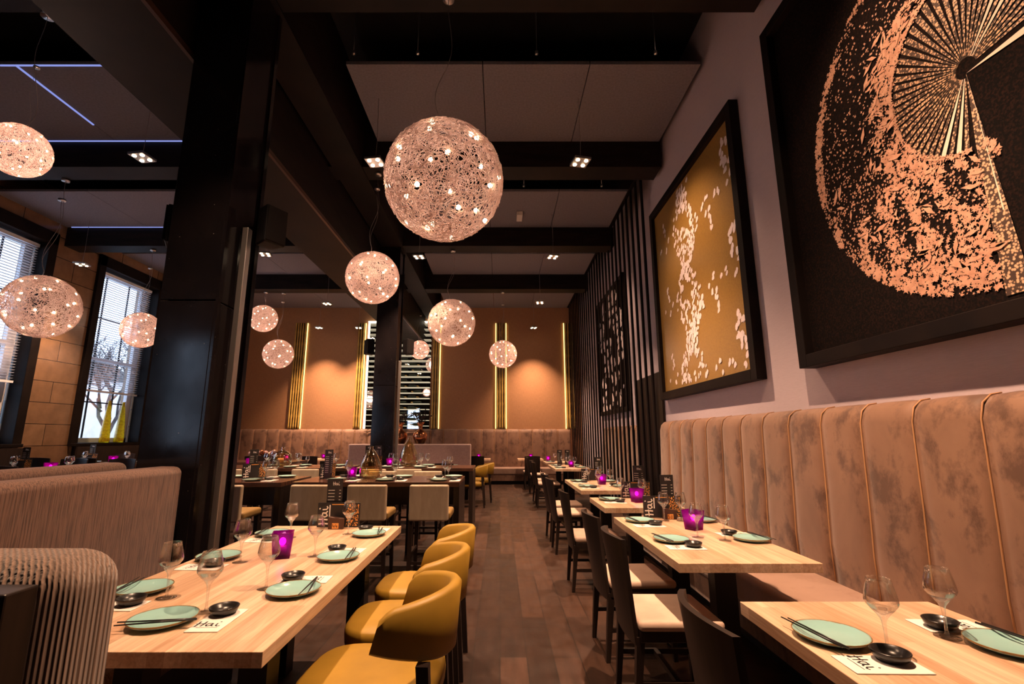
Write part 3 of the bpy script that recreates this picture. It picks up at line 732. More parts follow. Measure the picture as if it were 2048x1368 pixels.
# ------------------------------------------------------------------ table ware prototypes
def hai_strokes(mb, s, P):
    """brush lettering 'Hai' in a plane; P maps (u, v) to 3D, s letter height"""
    def st(pts, wd):
        for (a, b_) in zip(pts[:-1], pts[1:]):
            d = Vector((b_[0] - a[0], b_[1] - a[1], 0)); L_ = d.length; d /= L_; nx, ny = -d.y * wd / 2, d.x * wd / 2
            e = .25 * wd
            a2 = (a[0] - d.x * e, a[1] - d.y * e); b2 = (b_[0] + d.x * e, b_[1] + d.y * e)
            mb.poly([P((a2[0] + nx) * s, (a2[1] + ny) * s), P((a2[0] - nx) * s, (a2[1] - ny) * s), P((b2[0] - nx) * s, (b2[1] - ny) * s), P((b2[0] + nx) * s, (b2[1] + ny) * s)])
    st([(0, 1.0), (.06, .5), (.02, 0)], .15); st([(-.12, .52), (.35, .56), (.62, .6)], .12); st([(.5, 1.0), (.5, .5), (.46, .05)], .15)
    st([(1.15, .62), (.85, .62), (.75, .35), (.9, .08), (1.12, .2), (1.2, .6)], .13); st([(1.2, .6), (1.22, .2), (1.38, .08)], .13)
    st([(1.55, .62), (1.58, .2), (1.75, .05), (1.9, .15)], .13); st([(1.62, .98), (1.70, .92)], .13)
def make_glass():
    r = empty('wine_glass')
    b_ = MB(); b_.lathe([(.0335, .1245), (.041, .134), (.044, .142), (.0435, .150), (.040, .170), (.035, .190), (.031, .208), (.0300, .208), (.034, .190), (.039, .170), (.0425, .150), (.043, .142), (.040, .135), (.0330, .1248)], 24)
    b_.build('bowl', 'glass', r)
    s = MB(); s.lathe([(.001, .004), (.0065, .004), (.0046, .02), (.0042, .055), (.0058, .082), (.0085, .093), (.018, .107), (.0335, .1245), (.031, .1243), (.018, .113), (.008, .106), (.001, .105)], 20); s.build('stem', 'clear_thick', r)
    f = MB(); f.lathe([(.001, .0), (.036, .0), (.036, .0018), (.012, .004), (.0055, .006), (.001, .006)], 24); f.build('foot', 'glass', r)
    return r
glass = make_glass()
plate = MB().lathe([(.001, .006), (.06, .006), (.085, .010), (.108, .019), (.1145, .022), (.116, .020), (.110, .014), (.085, .004), (.055, .0), (.001, .0)], 40).build('plate', 'teal_glaze')
stick = MB().tube([(-.12, 0, 0), (.12, 0, 0)], [.0022, .0036], 8).build('chopstick', 'black_lacquer')
bowl = MB().lathe([(.001, .005), (.028, .006), (.040, .016), (.046, .026), (.049, .027), (.050, .025), (.044, .010), (.034, .001), (.001, .0)], 28).build('sauce_dish', 'black_ceramic')
def make_napkin():
    r = MB().box(-.055, .055, -.105, .105, 0, .0035).build('paper_napkin', 'napkin', None, .0012)
    t = MB(); hai_strokes(t, .042, lambda u, v: (-.046 + u, -.062 + v, .0039)); 
    t.poly([(-.035, -.072, .0039), (.035, -.072, .0039), (.035, -.0695, .0039), (-.035, -.0695, .0039)])
    t.build('lettering', 'ink', r)
    return r
nap = make_napkin()
def make_candle():
    r = empty('candle_holder')
    o = MB(); a, b_ = .034, .044
    v = [(-a, -a, 0), (a, -a, 0), (a, a, 0), (-a, a, 0), (-b_, -b_, .115), (b_, -b_, .115), (b_, b_, .115), (-b_, b_, .115)]
    ai, bi = a - .006, b_ - .006
    v += [(-ai, -ai, .012), (ai, -ai, .012), (ai, ai, .012), (-ai, ai, .012), (-bi, -bi, .115), (bi, -bi, .115), (bi, bi, .115), (-bi, bi, .115)]
    f = [(0, 3, 2, 1), (0, 1, 5, 4), (1, 2, 6, 5), (2, 3, 7, 6), (3, 0, 4, 7), (4, 5, 13, 12), (5, 6, 14, 13), (6, 7, 15, 14), (7, 4, 12, 15), (8, 9, 10, 11), (8, 12, 13, 9), (9, 13, 14, 10), (10, 14, 15, 11), (11, 15, 12, 8)]
    o.add(v, f).build('glass_cup', 'purple_glass', r)
    MB().lathe([(.001, .013), (.019, .013), (.019, .05), (.001, .05)], 16).build('tealight', 'napkin', r)
    MB().sphere((0, 0, .072), .014, 10, 8, 1.3).build('flame', 'flame', r)
    return r
candle = make_candle()
def candle_at(x, y, z, rz, where):
    o = place(candle, (x, y, z), rz, 'purple glass cube candle holder, lit, ' + where, 'candle holder', 'purple glass candle holders', (1.2, 1.2, 1.12))
    lt = bpy.data.lights.new('candle_glow', 'POINT'); lt.energy = .16; lt.color = (1, .35, .7); lt.shadow_soft_size = .01
    lo = bpy.data.objects.new('candle_glow', lt); C.objects.link(lo); lo.parent = o; lo.location = (0, 0, .100)
def make_menu_card():   # wide folded card, faces -Y
    r = empty('menu_card')
    cd = MB().box(-.15, .15, -.003, .003, 0, .165).build('card', 'menu_black', r, .001)
    t = MB(); hai_strokes(t, .062, lambda u, v: (-.075 - v, -.0045, .022 + u)); t.poly([(-.068, -.0045, .07), (-.060, -.0045, .07), (-.060, -.0045, .15), (-.068, -.0045, .15)]); t.build('lettering', 'white_print', cd)
    d = MB(); rnd = random.Random(5)
    for _ in range(150):
        x = rnd.uniform(.055, .14); z = .012 + .145 * rnd.random() ** 1.3; s = rnd.uniform(.0015, .0038); d.poly([(x - s, -.0046, z - s * 1.4), (x + s, -.0046, z - s), (x + s * .8, -.0046, z + s), (x - s, -.0046, z + s * 1.3)])
    d.poly([(-.05, -.0046, .15), (.04, -.0046, .15), (.04, -.0046, .156), (-.05, -.0046, .156)])
    d.build('dot_print', 'orange_print', cd)
    return r
menu = make_menu_card()
def make_list_card():
    r = empty('drinks_card')
    cd = MB().box(-.055, .055, -.002, .002, 0, .325).build('card', 'menu_black', r, .001)
    t = MB(); hai_strokes(t, .024, lambda u, v: (-.012 + u, -.0032, .28 + v))
    for i in range(9):
        z = .245 - i * .022; t.poly([(-.045, -.0032, z), (.0, -.0032, z), (.0, -.0032, z + .003), (-.045, -.0032, z + .003)]); t.poly([(.032, -.0032, z), (.044, -.0032, z), (.044, -.0032, z + .003), (.032, -.0032, z + .003)])
    t.build('lettering', 'white_print', cd)
    return r
lcard = make_list_card()
SEG = {'4': [((0, 1), (0, .42)), ((0, .42), (.55, .42)), ((.4, .75), (.4, 0))], '5': [((.5, 1), (.05, 1)), ((.05, 1), (.05, .55)), ((.05, .55), (.45, .55)), ((.45, .55), (.5, .1)), ((.5, .1), (.0, .0))],
       '8': [((.05, .95), (.5, .95)), ((.5, .95), (.5, .05)), ((.5, .05), (.05, .05)), ((.05, .05), (.05, .95)), ((.05, .5), (.5, .5))]}
def number_block(x, y, z, rz, num, label):
    r = empty('number_block', (x, y, z), rz); tag(r, label, 'table number')
    MB().hexa([(-.05, -.02, 0), (.05, -.02, 0), (.05, .02, 0), (-.05, .02, 0), (-.05, -.02, .082), (.05, -.02, .068), (.05, .02, .068), (-.05, .02, .082)]).build('block', 'number_block', r, .002); r = r.children[0]
    r = MB().box(-.022, .022, -.0225, -.02, .004, .040).build('plate', 'orange_print', r).parent
    t = MB(); s = .024
    for i, ch in enumerate(num):
        for (a, b_) in SEG[ch]:
            A = (-.017 + i * .019 + a[0] * s, .010 + a[1] * s); B = (-.017 + i * .019 + b_[0] * s, .010 + b_[1] * s)
            d = Vector((B[0] - A[0], B[1] - A[1])); d.normalize(); nx, nz = -d.y * .0016, d.x * .0016
            t.poly([(A[0] + nx, -.0235, A[1] + nz), (A[0] - nx, -.0235, A[1] - nz), (B[0] - nx, -.0235, B[1] - nz), (B[0] + nx, -.0235, B[1] + nz)])
    t.build('lettering', 'ink', r)
def setting(x, y, z, face, seat, table, parts='pcnbg', gl=(.11, -.092), na=0):
    """face: direction the diner looks (radians). r axis = right hand."""
    f = Vector((math.cos(face), math.sin(face), 0)); r = Vector((math.sin(face), -math.cos(face), 0)); P = Vector((x, y, z)); at = ', %s seat, %s' % (seat, table)
    j = lambda s: random.uniform(-s, s)
    if 'p' in parts:
        place(plate, P, j(3), 'turquoise brown-rimmed plate' + at, 'plate', 'turquoise plates', (.93, .93, 1))
    if 'c' in parts:
        for q in (0, 1):
            c = P + f * (-.055 - .006 * q) + r * (.015 + j(.01)) + Vector((0, 0, .0265)); a = face - R(90 - 8 - 3.0 * q) + R(j(4))
            place(stick, c + f * (-.009 * q), a, ('plate-side', 'diner-side')[q] + ' black chopstick' + at, 'chopstick', 'black chopsticks')
    if 'n' in parts:
        o = place(nap, P + r * .178 + f * .02 + Vector((0, 0, .0002)), face - R(90) + R(j(3)), 'white paper napkin with black lettering' + at, 'napkin', 'white printed napkins')
    if 'b' in parts:
        place(bowl, P + r * (.160 + j(.01)) + f * (.065 + j(.01)) + Vector((0, 0, .0045 if 'n' in parts else 0)), 0, 'small black sauce dish' + at, 'dish', 'black sauce dishes')
    if 'g' in parts:
        place(glass, P + f * (gl[0] + j(.01)) + r * (-gl[1] + j(.01)), j(3), 'stemmed wine glass' + at, 'glass', 'wine glasses')

# ------------------------------------------------------------------ furniture prototypes
def make_dark_chair():     # faces +X, origin on the floor under the seat centre
    r = empty('dining_chair')
    MB().box(-.21, .22, -.225, .225, .425, .475).build('seat', 'chair_cushion', r, .022, 4)
    MB().box(-.205, .215, -.215, .215, .375, .428).build('seat_frame', 'dark_wood', r, .006)
    for (x, y, tx) in ((.19, -.19, .185), (.19, .19, .185)): MB().taper((x, y, 0), (tx, y, .38), .026, .042).build('leg', 'dark_wood', r)
    for y in (-.19, .19): MB().taper((-.235, y, 0), (-.20, y, .40), .026, .042).build('leg', 'dark_wood', r)
    b_ = MB(); NY, NZ = 10, 8; vs = []
    for side in (0, 1):
        for i in range(NY + 1):
            t = -1 + 2 * i / NY
            for k_ in range(NZ + 1):
                q = k_ / NZ; z = .36 + (.505 - .010 * t * t) * q; hw_ = .20 + .005 * q
                x = -.205 - .05 * q - .055 * (1 - t * t) * (.3 + .7 * q) - side * .022
                vs.append((x, hw_ * t, z))
    n1 = (NY + 1) * (NZ + 1); fs = []
    for i in range(NY):
        for k_ in range(NZ):
            a = i * (NZ + 1) + k_; fs.append((a, a + NZ + 1, a + NZ + 2, a + 1)); fs.append((n1 + a, n1 + a + 1, n1 + a + NZ + 2, n1 + a + NZ + 1))
    for i in range(NY):
        a = i * (NZ + 1); fs.append((a, n1 + a, n1 + a + NZ + 1, a + NZ + 1)); a += NZ; fs.append((a, a + NZ + 1, n1 + a + NZ + 1, n1 + a))
    for k_ in range(NZ):
        a = k_; fs.append((a, a + 1, n1 + a + 1, n1 + a)); a = NY * (NZ + 1) + k_; fs.append((a, n1 + a, n1 + a + 1, a + 1))
    o = b_.add(vs, fs, True).build('backrest', 'dark_wood', r); e = o.modifiers.new('e', 'EDGE_SPLIT'); e.split_angle = R(50)
    for y in (-.19, .19): MB().box(-.22, .19, y - .010, y + .010, .17, .195).build('stretcher', 'dark_wood', r)
    MB().box(-.03, -.005, -.18, .18, .17, .195).build('stretcher', 'dark_wood', r)
    return r
dchair = make_dark_chair()
def make_barrel():      # faces -X
    r = empty('barrel_chair')
    s = MB(); pts = []
    for i in range(28):    # rounded seat outline
        t = 2 * PI * i / 28; c, sn = math.cos(t), math.sin(t); pts.append((-.01 + .26 * abs(c) ** .5 * (1 if c > 0 else -1) * (1 if c > 0 else 1.08), .24 * abs(sn) ** .55 * (1 if sn > 0 else -1)))
    vs = []; fs = []; n_ = 28
    for (z, k_) in ((.40, .95), (.41, .99), (.455, 1.0), (.475, .985), (.484, .93), (.488, .6)): vs += [(p[0] * k_, p[1] * k_, z) for p in pts]
    for L_ in range(5):
        for i in range(n_): a = L_ * n_ + i; b_ = L_ * n_ + (i + 1) % n_; fs.append((a, b_, b_ + n_, a + n_))
    fs.append(tuple(range(5 * n_, 6 * n_))); fs.append(tuple(range(n_ - 1, -1, -1)))
    s.add(vs, fs, True).build('seat', 'mustard', r)
    MB().box(-.19, .21, -.2, .2, .36, .402).build('seat_frame', 'dark_wood', r, .004)
    b_ = MB(); N = 30; vs = []; fs = []
    for i in range(N + 1):
        t = -1 + 2 * i / N; ph = t * R(84); c = math.cos(ph)
        rx, ry = .30, .262; th = .048
        up = .812 - .05 * (1 - c); lo = .562 + .075 * (1 - c)
        if abs(t) > .9: up -= .03 * (abs(t) - .9) / .1
        ring = [(0, lo + .01), (-.5, lo), (0, lo), ]
        for (o_, z) in ((0, lo + .012), (.012, lo), (th - .012, lo), (th, lo + .012), (th, up - .014), (th - .014, up), (.014, up), (0, up - .014)):
            k_ = (rx - o_, ry - o_); fl = .02 * (z - lo) / (up - lo)
            ex = max(0, -c) * .02
            p2 = ph * (1 - .07 * (z - lo) / (up - lo)); vs.append(((k_[0] + fl) * math.cos(p2), (k_[1] + fl) * math.sin(p2), z))
    for i in range(N):
        for q in range(8): a = i * 8 + q; b2 = i * 8 + (q + 1) % 8; fs.append((a, b2, b2 + 8, a + 8))
    fs.append(tuple(range(8))); fs.append(tuple(N * 8 + q for q in range(7, -1, -1)))
    b_.add(vs, fs, True); bo = b_.build('backrest', 'mustard', r)
    e = bo.modifiers.new('e', 'EDGE_SPLIT'); e.split_angle = R(60)
    for (x, y, tx, ty, tz) in ((-.19, -.19, -.17, -.19, .38), (-.19, .19, -.17, .19, .38), (.25, -.19, .21, -.19, .58), (.25, .19, .21, .19, .58)):
        MB().taper((x, y, 0), (tx, ty, tz), .03, .045).build('leg', 'dark_wood', r)
    return r
barrel = make_barrel()
def make_stool():    # faces +Y
    r = empty('bar_stool')
    MB().box(-.20, .20, -.17, .22, .60, .672).build('seat', 'stool_seat', r, .025, 4)
    MB().box(-.185, .185, -.235, -.17, .60, .925).build('backrest', 'stool_fabric', r, .018, 4)
    for x in (-.17, .17):
        for y in (-.18, .18): MB().taper((x * 1.05, y * 1.05, 0), (x, y, .61), .028, .042).build('leg', 'dark_wood', r)
    for y in (-.18, .18): MB().box(-.16, .16, y - .01, y + .01, .21, .235).build('footrest', 'dark_wood', r)
    for x in (-.17, .17): MB().box(x - .01, x + .01, -.16, .16, .29, .312).build('stretcher', 'dark_wood', r)
    return r
stool = make_stool()
def table(name, x0, x1, y0, y1, z, label, kind='oak', legs='ped', rz=0, seam=None):
    cx_, cy_ = (x0 + x1) / 2, (y0 + y1) / 2; a, b_ = (x1 - x0) / 2, (y1 - y0) / 2
    r = empty(name, (cx_, cy_, 0), rz); tag(r, label, 'table')
    th = .045
    if seam:
        MB().box(-a, a, -b_, -.001, z - th, z).build('tabletop', kind, r, .002); MB().box(-a, a, .001, b_, z - th, z).build('tabletop', kind, r, .002)
    else: MB().box(-a, a, -b_, b_, z - th, z).build('tabletop', kind, r, .002)
    if legs == 'ped':
        for y in ((-b_ / 2, b_ / 2) if seam else (0,)):
            MB().box(-.06, .06, y - .045, y + .045, .015, z - th).build('pedestal', 'black_metal', r)
            MB().box(-.13, .17, y - .2, y + .2, 0, .015).build('base_plate', 'black_metal', r)
    elif legs == 'four':
        for x in (-a + .30, a - .16):
            for y in (-b_ + .34, b_ - .45):
                MB().box(x - .05, x + .05, y - .05, y + .05, 0, z - th).build('leg', 'black_metal', r)
    elif legs == 'slab':
        MB().box(-a, -a + .06, -b_, b_, 0, z - th).build('end_panel', 'dark_wood', r); MB().box(a - .06, a, -b_, b_, 0, z - th).build('end_panel', 'dark_wood', r)
        MB().box(-a + .06, a - .06, -.02, .02, z - .28, z - th).build('apron', 'dark_wood', r)
    return r

# ------------------------------------------------------------------ front left booth
table('dining_table', -1.60, -.705, 1.575, 3.61, .75, 'long oak table of the front left booth, number 44 at its far end', legs='four')
TL = 'front left booth table'
for (y, s) in ((2.139, 'left near'), (2.681, 'left middle'), (3.288, 'left far')): setting(-1.475, y, .75, 0, s, TL, gl=(.155, -.08))
for (y, s) in ((2.119, 'right near'), (2.671, 'right middle'), (3.27, 'right far')): setting(-.845, y, .75, PI, s, TL, gl=(.145, -.05))
setting(-1.158, 1.80, .75, PI / 2, 'near end', TL)
candle_at(-1.154, 2.70, .75, R(20), 'in the middle of the ' + TL)
place(menu, (-1.14, 3.56, .75), R(0), 'wide black menu card with white lettering at the end of the ' + TL, 'menu', 'wide black menu cards')
place(lcard, (-1.19, 3.595, .75), R(3), 'tall black drinks card behind menu card on the ' + TL, 'menu', 'tall black drinks cards')
number_block(-1.135, 3.50, .75, R(3), '44', 'small brown table number block reading 44')
for i, (y, s) in enumerate(((2.13, 'nearest'), (2.70, 'middle'), (3.27, 'farthest'))):
    place(barrel, (-.475, y - .03 + (0, .01, .02)[i], 0), R((-3, 2, 0)[i]), 'mustard barrel chair, %s of three on the right side of left table' % s, 'chair', 'mustard barrel chairs beside the left booth')
# booth upholstery
bo = empty('booth_bench', (-2.05, 1.25, 0)); tag(bo, 'ribbed brown booth bench with high back running along left of the oak table', 'bench')
MB().box(-.10, .07, .06, 1.86, .40, 1.195).build('backrest', 'ribbed_fabric', bo, .045, 5)
MB().box(.07, .52, .42, 1.84, .30, .46).build('seat_cushion', 'ribbed_fabric', bo, .03, 4)
MB().box(-.10, .50, .42, 1.84, 0, .30).build('seat_base', 'dark_wood', bo)
bo2 = empty('booth_bench', (-2.45, 1.25, 0)); tag(bo2, 'second brown booth bench back showing just behind the ribbed booth back', 'bench')
MB().box(-.10, .07, -.18, 1.93, .40, 1.215).build('backrest', 'ribbed_fabric', bo2, .045, 5)
MB().box(-.55, -.10, .0, 1.84, .30, .46).build('seat_cushion', 'ribbed_fabric', bo2, .03, 4)
MB().box(-.55, .07, .0, 1.84, 0, .30).build('seat_base', 'dark_wood', bo2)
bn = empty('booth_bench', (-1.5, 1.15, 0)); tag(bn, 'corduroy booth bench with dark wood back panel in the lower left corner', 'bench')
MB().box(-.66, .595, -.10, .13, .30, 1.12).build('backrest', 'corduroy', bn, .085, 6)
MB().box(-.42, .55, .13, .50, .30, .46).build('seat_cushion', 'ribbed_fabric', bn, .03, 4)
MB().box(-.42, .50, .13, .45, 0, .30).build('seat_base', 'dark_wood', bn)
MB().box(-1.6, .565, -.17, -.10, 0, 1.085).build('back_panel', 'dark_wood', bn, .004)

# ------------------------------------------------------------------ right hand row
TA, TB, TC, TD, TE, TF = 'nearest right-hand table', 'double table numbered 58', 'single table beyond number 58', 'double table by the cabinet', 'double table by the screened bench', 'farthest right-row table'
table('dining_table', .93, 1.66, 1.27, 2.017, .75, 'nearest square oak table in the lower right corner')
table('dining_table', .90, 1.625, 2.58, 3.99, .75, 'double oak table numbered 58 in the right hand row', seam=True)
table('dining_table', .935, 1.65, 4.48, 5.22, .75, 'single oak table just beyond the table numbered 58')
table('dining_table', .955, 1.67, 5.87, 7.32, .75, 'double oak table beside the near end of the slatted screen', seam=True)
table('dining_table', 1.07, 1.78, 9.60, 11.05, .75, 'double oak table in front of the slats, fourth in row', seam=True)
table('dining_table', 1.10, 1.80, 11.9, 12.62, .75, 'farthest small oak table of the right hand row')
setting(1.047, 1.667, .75, 0, 'aisle', TA, gl=(.10, -.10))
setting(1.535, 1.59, .75, PI, 'bench', TA, gl=(.105, -.095))
for (y, s) in ((3.10, 'near aisle'), (3.78, 'far aisle')): setting(1.045, y, .75, 0, s, TB, gl=(.20, .12 if y < 3.5 else .05))
setting(1.545, 3.12, .75, PI, 'near bench', TB, gl=(.165, -.0)); setting(1.52, 3.80, .75, PI, 'far bench', TB, gl=(.16, 0))
candle_at(1.33, 3.47, .75, R(30), 'on the ' + TB)
place(menu, (1.28, 4.10 - .14, .75), R(0), 'wide black menu card with white lettering on the ' + TB, 'menu', 'wide black menu cards')
place(lcard, (1.33, 3.972, .75), R(4), 'tall black drinks card behind menu card on the ' + TB, 'menu', 'tall black drinks cards')
number_block(1.31, 3.89, .75, 0, '58', 'small black and orange table number block reading 58')
setting(1.09, 5.0, .75, 0, 'aisle', TC, gl=(.14, .1)); setting(1.53, 4.92, .75, PI, 'bench', TC)
candle_at(1.33, 4.86, .75, R(15), 'on the ' + TC)
place(menu, (1.41, 5.17, .75), R(0), 'wide black menu card with white lettering on the ' + TC, 'menu', 'wide black menu cards')
place(lcard, (1.45, 5.195, .75), R(-3), 'tall black drinks card behind menu card on the ' + TC, 'menu', 'tall black drinks cards')
for (y, s) in ((6.28, 'near'), (6.98, 'far')):
    setting(1.09, y, .75, 0, s + ' aisle', TD, gl=(.17, .1)); setting(1.53, y, .75, PI, s + ' bench', TD)
candle_at(1.35, 6.6, .75, R(10), 'on the ' + TD)
place(menu, (1.33, 7.2, .75), R(0), 'wide black menu card with white lettering on the ' + TD, 'menu', 'wide black menu cards')
place(lcard, (1.44, 7.25, .75), R(0), 'tall black drinks card behind menu card on the ' + TD, 'menu', 'tall black drinks cards')
for (y, s) in ((9.97, 'near'), (10.68, 'far')):
    setting(1.20, y, .75, 0, s + ' aisle', TE, gl=(.17, .1)); setting(1.64, y, .75, PI, s + ' bench', TE)
candle_at(1.47, 10.2, .75, R(10), 'on the ' + TE)
for (x, y, s) in ((1.33, 10.98, 'left'), (1.50, 10.98, 'right')): place(lcard, (x, y, .75), R(0), '%s of two tall black drinks cards on the %s' % (s, TE), 'menu', 'tall black drinks cards')
setting(1.23, 12.25, .75, 0, 'aisle', TF, gl=(.15, .1)); candle_at(1.22, 12.5, .75, 0, 'on the ' + TF)
ch = [(1.6, 'at the nearest right-hand table, lower edge of picture'), (2.82, 'near seat of the table numbered 58'), (3.50, 'far seat of the table numbered 58'), (4.85, 'at the single table beyond number 58'),
      (6.25, 'near seat of the double table by the cabinet'), (6.97, 'far seat of the double table by the cabinet'), (9.95, 'near seat of the double table by the screened bench'), (10.68, 'far seat of the double table by the screened bench'), (12.25, 'at the farthest table of the right row')]
for i, (y, s) in enumerate(ch):
    place(dchair, (.885 + (.08 if i > 5 else .015), y, 0), R(random.uniform(-3, 3)), 'dark chair with beige seat, ' + s, 'chair', 'dark chairs along the right-hand row')

# ------------------------------------------------------------------ high tables in the middle
H1, H2, HL, HM = 'front dark high table', 'rear dark high table', 'dark high table beside column', 'rear left dark high table'
table('high_table', -2.20, -.43, 5.25, 6.07, .90, 'long dark high table in the middle of the room, front one', 'dark_top', 'slab')
table('high_table', -4.3, -2.30, 5.22, 6.05, .90, 'dark high table half hidden behind the near black column', 'dark_top', 'slab')
table('high_table', -2.25, -.41, 7.5, 8.3, .90, 'long dark high table behind the front one', 'dark_top', 'slab')
table('high_table', -4.5, -2.35, 7.5, 8.3, .90, 'dark high table at the rear left with a round glass bottle', 'dark_top', 'slab')
for i, (x, s) in enumerate(((-1.79, 'left'), (-1.26, 'middle'), (-.67, 'right'))):
    place(stool, (x, 4.93, 0), R((-2, 1, 0)[i]), 'beige bar stool, %s of three, %s' % (s, H1), 'stool', 'bar stools at the high tables')
    setting(x + .0, 5.43, .90, PI / 2, s + ' near', H1); setting(x + .12, 5.89, .90, -PI / 2, s + ' far', H1, parts='pnbg')
for i, (x, s) in enumerate(((-2.62, 'right'), (-3.2, 'left'))):
    place(stool, (x, 4.9, 0), R(2), 'beige bar stool near black column, %s of two, %s' % (s, HL), 'stool', 'bar stools at the high tables')
    setting(x - .08, 5.42, .90, PI / 2, s + ' near', HL); setting(x + .1, 5.87, .90, -PI / 2, s + ' far', HL, parts='png')
for i, (x, t_, s) in enumerate(((-1.28, H2, 'right'), (-1.78, H2, 'left'), (-2.72, HM, 'right'), (-3.3, HM, 'middle'), (-3.8, HM, 'left'))):
    place(stool, (x, 7.12, 0), 0, 'beige bar stool, %s one at the %s' % (s, t_), 'stool', 'bar stools at the high tables')
    setting(x + .04, 7.68, .90, PI / 2, s + ' near', t_, parts='pnbg'); setting(x + .1, 8.12, .90, -PI / 2, s + ' far', t_, parts='png')
for (x, s) in ((-1.55, 'left of centre'), (-.95, 'right of centre')):    # stools on the far side of the front table, seats showing under the top
    place(stool, (x, 6.33, 0), PI, 'bar stool on the far side of the %s, %s' % (H1, s), 'stool', 'bar stools at the high tables')
def make_demijohn(prof, name='glass_vase'):
    return MB().lathe(prof, 26).build(name, 'amber_glass')
gourd = make_demijohn([(.001, .006), (.08, .004), (.12, .03), (.132, .09), (.115, .16), (.08, .24), (.05, .29), (.028, .315), (.018, .33), (.020, .345), (.028, .352), (.024, .352), (.014, .335), (.02, .315), (.045, .285), (.075, .235), (.11, .16), (.127, .09), (.115, .035), (.07, .012), (.001, .012)])
place(gourd, (-1.49, 5.70, .90), 0, 'gold tinted glass gourd vase on the ' + H1, 'vase', 'gold tinted glass vases', (1, 1, 1.03))
place(gourd, (-1.47, 7.93, .90), 1, 'tall gold tinted glass vase on the ' + H2, 'vase', 'gold tinted glass vases', (1.15, 1.15, 1.28))
rj = make_demijohn([(.001, .006), (.09, .004), (.14, .05), (.15, .12), (.13, .19), (.08, .235), (.03, .25), (.022, .27), (.024, .31), (.018, .31), (.018, .27), (.025, .247), (.075, .23), (.125, .185), (.144, .12), (.135, .055), (.08, .012), (.001, .012)])
place(rj, (-3.49, 7.9, .90), 0, 'round gold tinted glass bottle with short neck on the ' + HM, 'vase', 'gold tinted glass vases')
candle_at(-1.69, 5.66, .90, R(10), 'on the ' + H1); candle_at(-1.76, 7.9, .90, 0, 'on the ' + H2); candle_at(-4.0, 7.9, .90, 0, 'on the ' + HM)
place(menu, (-2.0, 5.75, .90), R(75), 'black menu card on edge at the left end of the ' + H1, 'menu', 'wide black menu cards'); place(lcard, (-1.98, 5.70, .90), R(55), 'tall black drinks card at the left end of the ' + H1, 'menu', 'tall black drinks cards')
place(menu, (-2.85, 5.75, .90), R(60), 'black menu card on the ' + HL, 'menu', 'wide black menu cards'); place(lcard, (-2.90, 5.80, .90), R(60), 'tall black drinks card on the ' + HL, 'menu', 'tall black drinks cards')
place(menu, (-2.05, 7.95, .90), R(10), 'black menu card on the ' + H2, 'menu', 'wide black menu cards')
for (x, s) in ((-2.16, 'left'), (-2.0, 'right')): place(lcard, (x, 8.08, .90), R(30), '%s of two drinks cards on the %s' % (s, H2), 'menu', 'tall black drinks cards')

# ------------------------------------------------------------------ rear middle: oak tables, pink sofa, copper vases
TG = 'oak table before pink sofa'
table('dining_table', -2.75, -.68, 10.0, 10.8, .75, 'long oak table in front of the pink sofa')
table('dining_table', -4.6, -3.35, 10.2, 10.95, .75, 'oak table at the rear left before the velvet wall bench')
for i, x in enumerate((-2.4, -1.75, -1.1)):
    s = ('left', 'middle', 'right')[i]
    setting(x, 10.2, .75, PI / 2, s + ' near', TG, parts='png'); setting(x + .1, 10.62, .75, -PI / 2, s + ' far', TG, parts='png')
    place(dchair, (x, 9.78, 0), R(90), 'dark dining chair, %s one before the oak table at the pink sofa' % s, 'chair', 'dark chairs at the rear oak tables')
setting(-3.7, 10.4, .75, PI / 2, 'right', 'rear left oak table', parts='png'); setting(-4.2, 10.4, .75, PI / 2, 'left', 'rear left oak table', parts='png')
sf = empty('sofa_bench', (-2.1, 11.55, 0)); tag(sf, 'pink upholstered sofa bench behind the far column, copper vases behind it', 'bench')
MB().box(-1.45, 1.42, -.08, .08, .30, 1.195).build('backrest', 'pink_fabric', sf, .03, 4)
MB().box(-1.45, 1.42, -.58, -.08, .28, .45).build('seat_cushion', 'pink_fabric', sf, .03, 4)
MB().box(-1.42, 1.40, -.52, .06, 0, .30).build('seat_base', 'dark_wood', sf)
sd = empty('sideboard', (-2.1, 12.0, 0)); tag(sd, 'low dark sideboard standing behind the pink sofa bench', 'cabinet')
MB().box(-1.3, 1.3, -.22, .22, .05, 1.12).build('body', 'dark_wood', sd, .004); MB().box(-1.32, 1.32, -.24, .24, 1.12, 1.15).build('top', 'dark_wood', sd, .003)
MB().box(-1.25, 1.25, -.2, .2, 0, .05).build('plinth', 'black_metal', sd)
def copper_vase(x, y, lb):
    r = empty('copper_vase', (x, y, 1.15)); tag(r, lb, 'vase', 'copper vases of dry branches')
    MB().lathe([(.001, 0), (.06, 0), (.11, .05), (.165, .15), (.175, .22), (.16, .29), (.10, .35), (.06, .375), (.045, .42), (.06, .50), (.10, .56), (.094, .56), (.05, .5), (.035, .42), (.001, .40)], 26).build('body', 'copper_vase', r)
    b_ = MB(); rnd = random.Random(int(x * 100))
    for _ in range(46):
        a = rnd.uniform(0, 2 * PI); sp_ = rnd.uniform(.05, .34); h = .56 + rnd.uniform(.12, .32)
        p0 = (.02 * math.cos(a), .02 * math.sin(a), .45); p1 = (sp_ * .4 * math.cos(a), sp_ * .4 * math.sin(a), .62); p2 = (sp_ * math.cos(a), sp_ * math.sin(a), h)
        b_.tube([p0, p1, p2], [.005, .004, .002], 4)
        for _k in range(3):
            q = rnd.uniform(.2, 1); c = Vector(p1).lerp(Vector(p2), q); b_.sphere(c, rnd.uniform(.008, .018), 6, 4)
    b_.build('dry_branches', 'branch', r)
